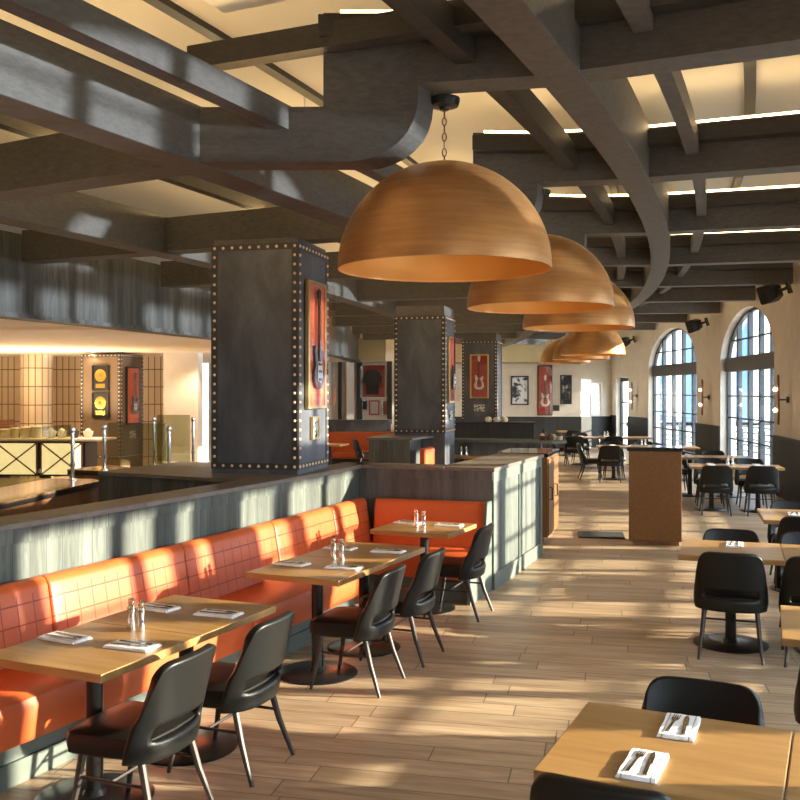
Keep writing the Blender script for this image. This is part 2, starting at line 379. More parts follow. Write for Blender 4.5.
# wainscot on the piers (between openings)
ti = 1
edges = [(-39.0, None)] + [(p, h) for p, h, *_ in OPEN]
for i in range(len(OPEN)+1):
    a0 = -40.0 if i == 0 else OPEN[i-1][0] + math.degrees(OPEN[i-1][1]/RW)
    a1 = OPEN[i][0] - math.degrees(OPEN[i][1]/RW) if i < len(OPEN) else 7.15
    if a1 - a0 < 0.1: continue
    b = MB(); b.arc([(RW-0.035,0.0),(RW-0.002,0.0),(RW-0.002,1.10),(RW-0.035,1.10)], a0, a1, max(0.05, (a1-a0)/3))
    b.arc([(RW-0.06,1.10),(RW-0.002,1.10),(RW-0.002,1.14),(RW-0.06,1.14)], a0, a1, max(0.05, (a1-a0)/3))
    b.arc([(RW-0.055,0.0),(RW-0.035,0.0),(RW-0.035,0.14),(RW-0.055,0.14)], a0, a1, max(0.05, (a1-a0)/3))
    k = int((a1-a0)*RW*PI/180/0.14)
    for j in range(1, k):
        p = pol(RW-0.036, a0 + (a1-a0)*j/k, 0.62); b.box(p, (0.006,0.012,0.96), R(a0 + (a1-a0)*j/k))
    struct(b.build('trim_%d' % ti, 'wainscot')); ti += 1
# far walls
def flatwall(name, p0, p1, z0, z1, th, m, holes=()):
    """vertical wall from p0 to p1; holes = (t0,t1,z0,z1) as metres along"""
    p0, p1 = Vector((*p0,0)), Vector((*p1,0)); d = (p1-p0); L = d.length; d.normalize(); nrm = Vector((-d.y, d.x, 0))
    b = MB()
    def seg(a, c, za, zc):
        if c-a < 1e-4 or zc-za < 1e-4: return
        q = [p0+d*a, p0+d*c, p0+d*c+nrm*th, p0+d*a+nrm*th]
        b.loft([[Vector((v.x,v.y,z)) for v in q] for z in (za, zc)])
    cur = 0
    for t0, t1, h0, h1 in sorted(holes):
        seg(cur, t0, z0, z1); seg(t0, t1, z0, h0); seg(t0, t1, h1, z1); cur = t1
    seg(cur, L, z0, z1)
    return struct(b.build(name, m))
flatwall('wall_corner', (6.35,33.0), (7.62,33.75), -0.05, 4.85, 0.25, 'plaster', [(0.5,0.98,1.15,2.3)])
flatwall('wall_far', (1.5,33.0), (6.35,33.0), -0.05, 4.85, 0.25, 'plaster')
d_ = (Vector((7.62,33.75,0))-Vector((6.35,33.0,0))).normalized(); nn = Vector((-d_.y,d_.x,0))
w0 = Vector((6.35,33.0,0))
b = MB()
for t0,t1,z0,z1 in ((0.5,0.55,1.15,2.3),(0.93,0.98,1.15,2.3),(0.55,0.93,1.15,1.2),(0.55,0.93,2.25,2.3),(0.55,0.93,1.7,1.73)):
    q = [w0+d_*t0+nn*0.08, w0+d_*t1+nn*0.08, w0+d_*t1+nn*0.14, w0+d_*t0+nn*0.14]
    b.loft([[Vector((v.x,v.y,z)) for v in q] for z in (z0,z1)])
wf = struct(b.build('window_8', 'white'))
b = MB(); q = [w0+d_*0.55+nn*0.1, w0+d_*0.93+nn*0.1, w0+d_*0.93+nn*0.11, w0+d_*0.55+nn*0.11]
b.loft([[Vector((v.x,v.y,z)) for v in q] for z in (1.2,2.25)]); b.build('pane', 'pane', wf)
b = MB(); b.prism([(1.5,32.96),(6.36,32.96),(7.6,33.69),(7.62,33.72),(6.35,32.995),(1.5,32.995)], 0.0, 1.1); struct(b.build('trim_%d' % ti, 'wainscot')); ti += 1
b = MB(); b.box((3.3,31.9,3.55), (3.4,2.1,1.2)); struct(b.build('trim_%d' % ti, 'olive')); ti += 1
b = MB(); b.box((4.1,32.9,2.98), (4.4,0.12,0.06)); struct(b.build('trim_%d' % ti, 'black')); ti += 1

# ------------------------------------------------------------------ ceiling beams
K0, DK = -23.9, 3.28
bid = [0]
def koff(r):
    pts = [(45.5,-0.5),(48.0,-0.6),(50.4,-0.8),(51.6,-0.2),(52.4,0.0),(56,0.0)]
    for (a, x), (c, y) in zip(pts, pts[1:]):
        if a <= r <= c: return x + (y-x)*(r-a)/(c-a)
    return 0.0
def crossbeam(k, ph):
    hw = 0.125; EL = 51.66
    sec = [(46.0,3.42,3.76),(48.0,3.42,3.76),(50.4,3.42,3.76),(51.12,3.42,3.76),(51.121,3.42,4.34),(EL-0.4,3.42,4.34)]
    sec += [(EL-0.4+0.4*math.sin(PI/2*i/8), 3.82-0.4*math.cos(PI/2*i/8), 4.34) for i in range(1,9)] + [(EL+0.001,3.9,4.34),(52.4,3.9,4.34),(54.94,3.9,4.34)]
    b = MB(); rings = []
    for r, z0, z1 in sec:
        p = pol(r, ph+koff(r)); u, t = dirs(-ph-koff(r))
        rings.append([p - t*hw + Vector((0,0,z0)), p + t*hw + Vector((0,0,z0)), p + t*hw + Vector((0,0,z1)), p - t*hw + Vector((0,0,z1))])
    b.loft(rings); u, t = dirs(-ph)
    o = struct(b.build('ceiling_beam', 'beam'))
    for nm_, mm, r0_, dy, z0, z1, wd in (('ledger','beam_dark',51.15,-(hw+0.066),4.155,4.285,0.13),('cove_light','cove',51.2,-0.06,4.342,4.372,0.05)):
        b = MB(); rings = []
        for r in (r0_,51.6,52.0,52.4,53.6,54.9):
            p = pol(r, ph+koff(r)); uu, tt_ = dirs(-ph-koff(r)); p = p + tt_*dy
            rings.append([p + tt_*x + Vector((0,0,z)) for x, z in ((-wd/2,z0),(wd/2,z0),(wd/2,z1),(-wd/2,z1))])
        b.loft(rings); b.build(nm_, mm, o)
    b = MB(); rings = []
    for r in (46.4,48.0,50.4,51.05):
        p = pol(r, ph+koff(r)); uu, tt_ = dirs(-ph-koff(r)); p = p + tt_*0.095
        rings.append([p + tt_*x + Vector((0,0,z)) for x, z in ((-0.02,3.762),(0.02,3.762),(0.02,3.79),(-0.02,3.79))])
    b.loft(rings); b.build('cove_light', 'cove_left', o)
    return o
for k in range(-1, 9): crossbeam(k, K0 + DK*k)
for r0, z0, z1, p0, p1, m in ((50.16,3.41,3.77,-36,4,'beam'),(47.66,3.40,3.77,-36,4,'beam'),(52.37,3.88,4.36,-36,4,'beam')):
    b = MB(); b.arc([(r0,z0),(r0+0.26,z0),(r0+0.26,z1),(r0,z1)], p0, p1, 0.8); struct(b.build('ceiling_beam', m, bevel=0.006))
# small joists between the cross beams
for r0, z0, z1, w, m in ((53.0,4.06,4.24,0.11,'beam'),(51.95,4.0,4.2,0.12,'beam_dark'),(50.87,3.62,3.77,0.11,'beam'),(48.9,3.78,3.92,0.1,'beam_dark')):
    for k in range(-1, 8):
        ph0, ph1 = K0+DK*k+0.16, K0+DK*(k+1)-0.16
        b = MB(); b.arc([(r0-w/2,z0),(r0+w/2,z0),(r0+w/2,z1),(r0-w/2,z1)], ph0, ph1, 0.6)
        struct(b.build('ceiling_beam', m))
# long dark timber over the open bay left of the first pendant
b = MB(); b.box((-0.35,5.74,4.17), (2.2,0.12,0.15), -R(23.0)); struct(b.build('ceiling_beam', 'beam_dark'))
# ceiling air slots
for r0 in (49.65, 51.85, 53.42):
    b = MB(); b.arc([(r0,4.70),(r0+0.1,4.70),(r0+0.1,4.77),(r0,4.77)], -34, 4, 0.8); struct(b.build('trim_%d' % ti, 'black')); ti += 1
b = MB(); b.arc([(50.4,4.45),(51.2,4.45),(51.2,4.76),(50.4,4.76)], -34, -24.5, 0.8); struct(b.build('trim_%d' % ti, 'white')); ti += 1
# threaded hanger rods
for i, (r0, ph) in enumerate(((50.75,-23.1),(49.6,-21.6),(49.3,-21.4))):
    b = MB(); b.tube([pol(r0,ph,3.75), pol(r0,ph,4.76)], 0.012, 6); struct(b.build('trim_%d' % ti, 'white')); ti += 1

# ------------------------------------------------------------------ bar soffit and fascia on the left
b = MB(); b.arc([(30.0,2.83),(45.6,2.83),(45.6,3.0),(30.0,3.0)], -40, 2, 1.0); struct(b.build('ceiling_bar', 'soffit'))
b = MB(); b.arc([(45.6,2.81),(45.85,2.81),(45.85,3.75),(45.6,3.75)], -40, 2, 0.6)
b.arc([(45.85,2.81),(45.9,2.81),(45.9,2.86),(45.85,2.86)], -40, 2, 0.6); struct(b.build('wall_fascia', 'fascia'))

# ------------------------------------------------------------------ knee wall
PH_IN = -20.15
d = Vector((0.946,-0.323,0)).normalized(); t = Vector((0.366,0.931,0)).normalized()
P_ = Vector((-0.36,9.89,0)); Q_ = Vector((0.93,9.45,0)); S_ = Vector((1.72,11.46,0))
b = MB(); b.arc([(49.36,0),(49.6,0),(49.6,1.19),(49.36,1.19)], -36, PH_IN+0.25, 0.5)
b.arc([(49.6,1.10),(49.615,1.10),(49.615,1.19),(49.6,1.19)], -36, PH_IN, 0.5)
kw = struct(b.build('wall_banquette', 'washed'))
b = MB(); b.arc([(49.33,1.19),(49.65,1.19),(49.65,1.226),(49.33,1.226)], -36, PH_IN+0.3, 0.5); b.build('cap', 'cap', kw, bevel=0.004)
def quadprism(b, a, c, off, z0, z1): b.prism([(v.x, v.y) for v in (a, c, c+off, a+off)], z0, z1)
b = MB(); quadprism(b, P_-d*0.1, Q_, t*0.25, 0, 1.19)
quadprism(b, P_-t*0.012, Q_-t*0.012, t*0.012, 1.10, 1.19)
arm = struct(b.build('wall_arm', 'darkwash'))
b = MB(); quadprism(b, P_-d*0.2-t*0.03, Q_-d*0.5-t*0.03, t*0.32, 1.19, 1.226); b.build('cap', 'cap', arm, bevel=0.004)
tt = (S_-Q_).normalized(); L_ = (S_-Q_).length; dn = Vector((tt.y,-tt.x,0))
b = MB(); quadprism(b, Q_+tt*0.0, S_, -dn*0.52, 0, 1.19)
blk = struct(b.build('wall_end', 'washed'))
b = MB(); quadprism(b, Q_-tt*0.03+dn*0.03, S_+tt*0.03+dn*0.03, -dn*0.58, 1.19, 1.228); b.build('cap', 'cap', blk, bevel=0.004)
b = MB(); quadprism(b, Q_+dn*0.0, S_+dn*0.0, dn*0.022, 0, 0.16); quadprism(b, Q_, S_, dn*0.012, 1.08, 1.19)
for s0, s1 in ((0,0.09),(L_*0.5-0.04,L_*0.5+0.04),(L_-0.09,L_)): quadprism(b, Q_+tt*s0, Q_+tt*s1, dn*0.014, 0.16, 1.08)
b.build('panel_frame', 'washed_plain', blk)
# cross wall to the bar, under the first column
q0, q1 = pol(49.34,-22.35), pol(49.34,-20.75); dl = Vector((-0.88,0.475,0))
def quad4(b, g, z0, z1):
    a_, c_ = q0 + Vector((-dl.y*0-0.0,-g,0)), q1 + Vector((0,g,0)); b.prism([(v.x, v.y) for v in (a_, c_, c_+dl*1.75, a_+dl*1.75)], z0, z1)
b = MB(); quad4(b, 0, 0, 1.19); cw = struct(b.build('wall_cross', 'darkwash'))
b = MB(); quad4(b, 0.03, 1.19, 1.226); b.build('cap', 'cap', cw, bevel=0.004)

# ------------------------------------------------------------------ riveted columns
def studs(b, w, z0, z1, step=0.085, faces=(0,1,2,3)):
    h = w/2
    def stud(c, nrm):
        q = Vector((0,0,1)).rotation_difference(nrm).to_matrix().to_4x4()
        b.lathe([(0.015,0),(0.013,0.007),(0.006,0.012),(0.0005,0.013)], 7, c, q)
    for f in faces:
        rot = Matrix.Rotation(f*PI/2, 3, 'Z'); nrm = rot @ Vector((0,-1,0))
        nx = int(round((w-0.06)/step)); nz = int(round((z1-z0)/step))
        for i in range(nx+1):
            x = -h+0.03 + (w-0.06)*i/nx
            for z in (z0, z1): stud(rot @ Vector((x,-h-0.008,z)), nrm)
        for j in range(1, nz):
            z = z0 + (z1-z0)*j/nz
            for x in (-h+0.03, h-0.03): stud(rot @ Vector((x,-h-0.008,z)), nrm)
def column(right_front, deg, label, w=0.86, zb=1.30, zt=3.34, ztop=3.43, body='steel', strip='steel_strip', neck=True):
    u, t = dirs(deg); c = Vector((*right_front,0)) - u*w/2 + t*w/2
    root = thing('riveted_column', label, 'column', c, -R(deg))
    b = MB(); b.box((0,0,(zt+0.03)/2), (w,w,zt+0.03)); b.build('cladding', body, root)
    b = MB(); h = w/2; e = 0.008
    for f in range(4):
        rot = Matrix.Rotation(f*PI/2, 4, 'Z')
        for c_, s_ in (((-h+0.03,-h-e/2,(zb+zt)/2),(0.06,e,zt-zb+0.06)),((h-0.03,-h-e/2,(zb+zt)/2),(0.06,e,zt-zb+0.06)),((0,-h-e/2,zb),(w-0.12,e,0.06)),((0,-h-e/2,zt),(w-0.12,e,0.06))):
            v = rot @ Vector(c_); b.box(v, s_, f*PI/2)
    b.build('edge_strip', strip, root)
    b = MB(); studs(b, w, zb, zt); b.build('studs', 'rivet', root, smooth=True)
    if neck:
        b = MB(); b.box((0,0,(zt+0.03+ztop)/2), (w-0.03,w-0.03,ztop-zt-0.03)); b.build('neck', 'beam', root)
    return root, c, u, t
col1 = column((-0.94,8.66), 14.0, 'large riveted steel column nearest the camera, rising from the knee wall behind the banquette', ztop=3.42)
col2 = column((0.745,15.6), 14.0, 'second riveted steel column, standing mid room under the first pendant', zb=1.33, zt=3.22, ztop=3.42)
col3 = column((2.37,23.0), 14.0, 'farthest riveted steel column, with a small red guitar case on its front', zb=0.9, zt=3.2, ztop=3.42)
col4 = column((-5.95,20.0), 14.0, 'brown riveted column in the bar with two gold records on its front', zb=0.6, zt=2.76, ztop=2.83, body='brownsteel', neck=False, w=0.95)

# wall cases, records, posters.  Local frame: x right, z up, face looks to -y
def face_frame(c, u, t, w, side):
    """origin on the middle of a column face: side 'front' or 'right'"""
    if side == 'front': return c - t*(w/2+0.008), math.atan2(u.y, u.x)
    return c + u*(w/2+0.008), math.atan2(t.y, t.x)
def display_case(loc, rz, w, h, dpt, zc, back, label, cat='display case', lid=True, framem='brass', group=None):
    root = thing('display_case', label, cat, (loc.x, loc.y, zc), rz, group)
    b = MB(); b.box((0,-0.012,0), (w-0.04,0.016,h-0.04)); b.build('backing', back, root)
    b = MB(); e = 0.035
    for x, z, a, c in ((-w/2+e/2,0,e,h),(w/2-e/2,0,e,h),(0,h/2-e/2,w-2*e,e),(0,-h/2+e/2,w-2*e,e)): b.box((x,-0.02,z), (a,0.04,c))
    b.build('frame', framem, root, bevel=0.004)
    if lid:
        b = MB(); b.box((0,-0.04-dpt/2,0), (w-0.05,dpt,h-0.05)); b.build('cover', 'acrylic', root)
    return root
def guitar(loc, rz, zc, s, body, label, off=0.05, flip=False):
    root = thing('guitar', label, 'guitar', (loc.x, loc.y, zc), rz)
    y = -off
    out = [(0,-0.40),(0.10,-0.385),(0.165,-0.30),(0.155,-0.20),(0.115,-0.13),(0.125,-0.05),(0.145,0.02),(0.11,0.045),(0.05,-0.02),(0.03,0.0),(-0.03,0.0),(-0.05,0.0),(-0.10,0.09),(-0.14,0.08),(-0.135,-0.02),(-0.115,-0.13),(-0.155,-0.20),(-0.165,-0.30),(-0.10,-0.385)]
    if flip: out = [(-x, z) for x, z in reversed(out)]
    b = MB(); b.slab([(x*s, y, z*s) for x, z in out], (0,-0.035*s,0)); b.build('body', body, root, bevel=0.006*s)
    b = MB(); b.box((0,y-0.035*s,0.22*s), (0.048*s,0.03*s,0.62*s)); b.build('neck', 'guitar_neck', root)
    b = MB(); b.slab([(x*s,y-0.02*s,z*s) for x, z in ((-0.025,0.53),(0.03,0.53),(0.05,0.70),(0.0,0.73),(-0.045,0.68))], (0,-0.018*s,0)); b.build('headstock', body, root)
    for z in (-0.12,-0.2,-0.29):
        b = MB(); b.box((0,y-0.04*s,z*s), (0.085*s,0.02*s,0.028*s)); b.build('pickup', 'black', root)
    b = MB(); b.slab([(x*s,y-0.035*s,z*s) for x, z in ((0.03,-0.05),(0.08,-0.12),(0.10,-0.26),(0.05,-0.33),(-0.06,-0.3),(-0.06,-0.1))], (0,-0.005*s,0)); b.build('pickguard', 'paper' if body == 'guitar' else 'red', root)
    return root
p, rz = face_frame(*col1[1:], 0.86, 'right')
display_case(p, rz, 0.52, 1.22, 0.10, 2.44, 'coral', 'tall coral backed display case on the side of the nearest riveted column')
guitar(p, rz, 2.36, 0.86, 'guitar', 'dark guitar hung in the coral case on the nearest column', off=0.025)
pl = thing('plaque', 'small brass framed plaque under the coral guitar case on the nearest column', 'plaque', (p.x, p.y, 1.645), rz)
b = MB()
for x, z, a, c in ((-0.095,0,0.02,0.22),(0.095,0,0.02,0.22),(0,0.1,0.17,0.02),(0,-0.1,0.17,0.02)): b.box((x,-0.012,z), (a,0.024,c))
b.build('frame', 'brass', pl)
m = M['plate'] = mat('plaque_print', (0.5,0.5,0.47), 0.5); base(m, ramp(m, noise(m, coords(m, 'Object', (16,16,30)), 1.0, 2), [(0.42,(0.05,0.05,0.05)),(0.5,(0.6,0.6,0.55))]))
b = MB(); b.box((0,-0.007,0), (0.17,0.012,0.18)); b.build('plate', 'plate', pl)
p, rz = face_frame(*col2[1:], 0.86, 'right')
display_case(p, rz, 0.5, 1.12, 0.1, 2.36, 'red', 'narrow red display case on the side of the second riveted column')
guitar(p, rz, 2.36, 0.85, 'guitar', 'dark guitar in the case on the side of the second column')
pl2 = thing('plaque', 'small plain plaque on the side of the second column', 'plaque', (p.x,p.y,1.58), rz); b = MB(); b.box((0,-0.01,0),(0.2,0.02,0.16)); b.build('plate','plate',pl2)
p, rz = face_frame(*col3[1:], 0.86, 'front')
display_case(p, rz, 0.46, 1.08, 0.08, 2.36, 'red', 'small red display case on the front of the farthest column')
guitar(p, rz, 2.33, 0.74, 'guitar_white', 'pale guitar in the red case on the farthest column')
pl3 = thing('plaque', 'white plaque below the case on the farthest column', 'plaque', (p.x,p.y,1.58), rz); b = MB(); b.box((0,-0.01,0),(0.26,0.02,0.17)); b.build('plate','plate',pl3)
# gold records
p, rz = face_frame(*col4[1:], 0.95, 'front')
for zc, lb in ((2.28,'upper framed gold record on the brown bar column'),(1.70,'lower framed gold record on the brown bar column')):
    root = thing('gold_record', lb, 'gold record', (p.x,p.y,zc), rz, 'framed gold records on the bar column')
    b = MB(); b.box((0.02,-0.01,0), (0.40,0.02,0.52)); b.build('backing', 'black', root)
    b = MB()
    for x, z, a, c in ((-0.17,0,0.02,0.54),(0.21,0,0.02,0.54),(0.02,0.26,0.36,0.02),(0.02,-0.26,0.36,0.02)): b.box((x,-0.02,z), (a,0.04,c))
    b.build('frame', 'black', root)
    mt = Matrix.Rotation(PI/2, 4, 'X')
    b = MB(); b.lathe([(0.0,0),(0.135,0),(0.135,0.006),(0.05,0.009),(0.0,0.006)], 28, (0.02,-0.021,0.05), mt); o = b.build('disc', 'gold', root, smooth=True)
    b = MB(); b.lathe([(0.0,0),(0.04,0),(0.04,0.004),(0.0,0.004)], 20, (0.02,-0.030,0.05), mt); b.build('centre_label', 'oak_bar', root)
    b = MB(); b.box((0.02,-0.024,-0.17), (0.22,0.008,0.09)); b.build('title_plate', 'gold', root)
p, rz = face_frame(*col4[1:], 0.95, 'right')
display_case(p, rz, 0.55, 1.25, 0.08, 1.9, 'coral', 'tall red backed display case on the dark side of the brown bar column', framem='black')
guitar(p, rz, 1.82, 0.8, 'guitar', 'dark guitar in the red case on the bar column')
u4, t4 = col4[2], col4[3]; sd = col4[1] - u4*(0.95/2+0.01)
b = MB(); b.box((0,0,0), (0.06,0.2,0.42)); o = b.build('wall_box', 'black', None, sd + Vector((-0.03,0,1.62)) - t4*0.3, -R(14), bevel=0.01); tag(o, 'small black box on the left edge of the brown bar column', 'box')
pl4 = thing('plaque', 'small white plaque below the red case on the bar column', 'plaque', (p.x,p.y,1.05), rz); b = MB(); b.box((0,-0.01,0),(0.22,0.02,0.16)); b.build('plate','plate',pl4)

# far wall art
def poster(loc, w, h, zc, label, seed, dark):
    root = thing('poster', label, 'poster', (*loc, zc), 0.0)
    m = mat('poster_print_%d' % seed, (0.5,0.5,0.5), 0.5)
    v = coords(m, 'Object', (4.2,1,3.4)); m.node_tree.nodes['Mapping'].inputs['Location'].default_value = (seed*3.1,0,seed*1.7)
    f = noise(m, v, 1.0, 3, 0.6, 0.8)
    base(m, ramp(m, f, [(0.40,(0.02,0.02,0.03)),(0.46,(0.12,0.14,0.2)),(0.52,(0.72,0.75,0.8))] if not dark else [(0.46,(0.012,0.012,0.013)),(0.56,(0.10,0.09,0.08)),(0.64,(0.6,0.55,0.48))]))
    b = MB(); b.box((0,-0.012,0), (w-0.06,0.016,h-0.06)); b.build('print', m, root)
    b = MB(); e = 0.045
    for x, z, a, c in ((-w/2+e/2,0,e,h),(w/2-e/2,0,e,h),(0,h/2-e/2,w-2*e,e),(0,-h/2+e/2,w-2*e,e)): b.box((x,-0.025,z), (a,0.05,c))
    b.build('frame', 'black', root)
poster((4.20,32.99), 0.62, 1.02, 2.02, 'framed pale blue and white poster on the far wall left of the red guitar case', 1, False)
poster((5.82,32.99), 0.40, 1.02, 2.05, 'framed dark poster on the far wall right of the red guitar case', 2, True)
fc = Vector((5.08,32.98,0))
display_case(fc, 0.0, 0.52, 1.76, 0.10, 2.02, 'red', 'tall red display case between two posters on the far wall', framem='black')
guitar(fc, 0.0, 1.85, 0.98, 'guitar_white', 'pale electric guitar in the tall red case on the far wall')
b = MB(); b.box((0,0,0), (0.22,0.03,0.2)); tag(b.build('wall_switch', 'black', None, (5.48,32.975,1.40)), 'small black switch panel on the far wall beside the red case', 'switch')

# ------------------------------------------------------------------ far left background: wall with memorabilia
flatwall('wall_memorabilia', (-5.5,27.0), (1.5,27.0), -0.05, 4.85, 0.2, 'plaster')
flatwall('wall_side', (1.5,33.0), (1.5,27.0), -0.05, 4.85, -0.2, 'plaster')
b = MB(); b.box((-2.1,26.5,3.15), (3.4,0.9,0.62)); struct(b.build('trim_%d' % ti, 'olive')); ti += 1
for x, w, m in ((-2.05,0.16,'white'),(-1.42,0.22,'white'),(-1.72,0.10,'black'),(-1.16,0.16,'black'),(-0.3,0.14,'black')):
    b = MB(); b.box((x,26.93,1.95), (w,0.14,1.8)); struct(b.build('trim_%d' % ti, m)); ti += 1
jc = Vector((-0.78,26.98,0))
display_case(jc, 0.0, 0.76, 0.98, 0.12, 2.28, 'red', 'red display case holding a black jacket on the wall behind the middle booths', framem='white')
root = thing('jacket', 'black jacket hung in the red case behind the middle booths', 'jacket', (-0.78,26.93,2.26), 0.0)
b = MB(); b.slab([(x,0,z) for x, z in ((-0.17,-0.36),(0.17,-0.36),(0.2,0.0),(0.26,-0.05),(0.27,0.15),(0.2,0.3),(0.06,0.36),(-0.06,0.36),(-0.2,0.3),(-0.27,0.15),(-0.26,-0.05),(-0.2,0.0))], (0,-0.06,0)); b.build('body', 'jacket', root, bevel=0.01)
for x, lb, back in ((-0.74,'red bordered white frame below the jacket case','paper'),(-0.38,'pink frame below the jacket case, right of the white one','pink'),):
    display_case(Vector((x,26.985,0)), 0.0, 0.3, 0.42, 0.02, 1.52, back, lb, 'picture frame', framem='red' if back == 'paper' else 'chrome')
display_case(Vector((-1.05,26.985,0)), 0.0, 0.28, 0.3, 0.02, 1.6, 'jacket', 'small dark framed picture under the left edge of the jacket case', 'picture frame', framem='chrome')
b = MB(); b.box((-1.2,26.2,0.6), (1.9,0.5,1.2)); tag(b.build('low_cabinet', 'steel'), 'blue grey low cabinet under the jacket display', 'cabinet')
# orange booth seen far behind the columns
root = thing('booth_bench', 'distant orange booth bench in front of the blue grey cabinet', 'booth', (-1.25,24.4,0))
b = MB(); b.box((0,0.3,0.62), (2.2,0.16,0.62)); b.build('backrest', 'vinyl', root, bevel=0.04)
b = MB(); b.box((0,0,0.36), (2.2,0.6,0.2)); b.build('seat', 'vinyl', root, bevel=0.04)
b = MB(); b.box((0,0.05,0.13), (2.1,0.5,0.26)); b.build('base', 'black', root)

# second booth pocket beyond the arm
b = MB(); b.prism([(-0.50,15.02),(0.16,14.9),(0.5,16.3),(-0.2,16.5)], 0, 1.22); s2 = struct(b.build('wall_stub', 'darkwash'))
b = MB(); b.prism([(-0.54,14.99),(0.19,14.86),(0.95,16.5),(-0.2,16.6)], 1.22, 1.255); b.build('cap', 'cap', s2)
b = MB(); b.prism([(0.3,17.6),(2.55,17.0),(2.62,17.3),(0.3,17.95)], 0, 1.06); s3 = struct(b.build('wall_pocket', 'darkwash'))
b = MB(); b.prism([(0.3,17.5),(2.7,16.75),(3.0,16.9),(2.95,17.3),(2.62,17.4),(0.3,18.1)], 1.06, 1.11); b.build('cap', 'washed_plain', s3)
b = MB(); b.prism([(1.25,22.0),(3.1,21.8),(3.1,22.4),(1.25,22.6)], 0, 1.24); s4 = struct(b.build('wall_low', 'wainscot'))
b = MB(); b.prism([(1.2,21.95),(3.15,21.74),(3.15,22.45),(1.2,22.65)], 1.24, 1.275); b.build('cap', 'wainscot', s4)
root = thing('booth_bench', 'sliver of an orange booth end showing beyond the knee wall', 'booth', (0.44,15.05,0), -R(20))
b = MB(); b.box((0,0,0.85), (0.12,0.5,0.5)); b.build('backrest', 'vinyl', root, bevel=0.055, seg=3)
b = MB(); b.box((0.1,0,0.40), (0.36,0.5,0.36)); b.build('seat', 'vinyl', root, bevel=0.05)
b = MB(); b.box((0.1,0,0.11), (0.3,0.46,0.22)); b.build('base', 'black', root)

# ------------------------------------------------------------------ banquette: profile swept along the knee wall
BQ = thing('banquette', 'long orange stitched banquette along the grey green knee wall', 'banquette', (0,0,0))
# profile as (offset from wall face, z): back
def back_prof():
    return [(0.005,0.42),(0.005,0.86),(0.03,0.885),(0.07,0.89),(0.105,0.875),(0.125,0.84),(0.15,0.70),(0.175,0.55),(0.20,0.42)]
def seat_prof():
    return [(0.12,0.22),(0.12,0.44),(0.25,0.455),(0.55,0.465),(0.66,0.46),(0.70,0.44),(0.715,0.40),(0.70,0.30),(0.69,0.22)]
def sweep(prof, frames, name, m, parent):
    """frames: list of (origin on wall face, inward normal, arc length); section ends get rounded shoulders"""
    b = MB(); bm = b.bm; rows = []
    cum = [0.0]
    for i in range(1, len(prof)): cum.append(cum[-1] + math.hypot(prof[i][0]-prof[i-1][0], prof[i][1]-prof[i-1][1]))
    L = frames[-1][2] - frames[0][2]
    for o, nrm, s in frames:
        e = min(s-frames[0][2], frames[-1][2]-s); k = 1.0 if e > 0.03 else 0.90 + 0.10*math.sqrt(max(0, 1-(1-e/0.03)**2))
        z0 = prof[0][1]
        rows.append([bm.verts.new(o + nrm*(0.005 + (a-0.005)*k) + Vector((0,0, z0 + (z-z0)*(0.98+0.02*k) if k < 1 else z))) for a, z in prof])
    for i in range(len(rows)-1):
        for j in range(len(prof)-1):
            f = bm.faces.new((rows[i][j], rows[i+1][j], rows[i+1][j+1], rows[i][j+1]))
            for lp, (ii, jj) in zip(f.loops, ((i,j),(i+1,j),(i+1,j+1),(i,j+1))):
                lp[b.uv].uv = (frames[ii][2]-frames[0][2]+0.02, cum[-1]-cum[jj])
    for i in range(len(rows)-1): bm.faces.new((rows[i][0], rows[i][-1], rows[i+1][-1], rows[i+1][0]))
    bm.faces.new(rows[0]); bm.faces.new(list(reversed(rows[-1])))
    return b.build(name, m, parent, smooth=True)
def arc_frames(p0, p1):
    fr = []; L = (p1-p0)*PI/180*49.6
    ss = [0,0.006,0.015,0.03] + [0.03+(L-0.06)*i/10 for i in range(1,10)] + [L-0.03,L-0.015,L-0.006,L]
    for s in ss:
        ph = p0 + math.degrees(s/49.6); q = pol(49.6, ph); nr = Vector((math.cos(R(ph)), math.sin(R(ph)), 0)); fr.append((q, nr, s))
    return fr
def line_frames(a, c, nrm):
    L = (c-a).length; dv = (c-a)/L
    return [(a+dv*s, nrm, s) for s in ([0,0.006,0.015,0.03] + [0.03+(L-0.06)*i/6 for i in range(1,6)] + [L-0.03,L-0.015,L-0.006,L])]
seams = [-33.0,-31.5,-30.0,-28.45,-26.95,-25.45,-23.95,-22.5,-21.2,-20.22]
for i in range(len(seams)-1):
    fr = arc_frames(seams[i]+0.004, seams[i+1]-0.004)
    sweep(back_prof(), fr, 'backrest', 'vinyl_grid', BQ)
for a0, a1 in ((-33.0,-30.0),(-30.0,-26.95),(-26.95,-23.95),(-23.95,-21.9)):
    sweep(seat_prof(), arc_frames(a0+0.004, a1-0.004), 'seat', 'vinyl', BQ)
na = -t
a_in = P_ + d*0.15; a_end = Q_ - d*0.035
sweep(back_prof(), line_frames(a_in, a_end, na), 'backrest', 'vinyl', BQ)
sweep(seat_prof(), line_frames(P_ + d*0.05, a_end, na), 'seat', 'vinyl', BQ)
b = MB(); b.arc([(49.62,0),(50.22,0),(50.22,0.215),(49.62,0.215)], -33, -21.9, 0.5); b.arc([(50.22,0),(50.24,0),(50.24,0.12),(50.22,0.12)], -33, -21.9, 0.5); b.build('base', 'washed_plain', BQ)
b = MB(); quadprism(b, P_+d*0.15+na*0.01, a_end, na*0.62, 0, 0.215); b.build('base', 'washed_plain', BQ)
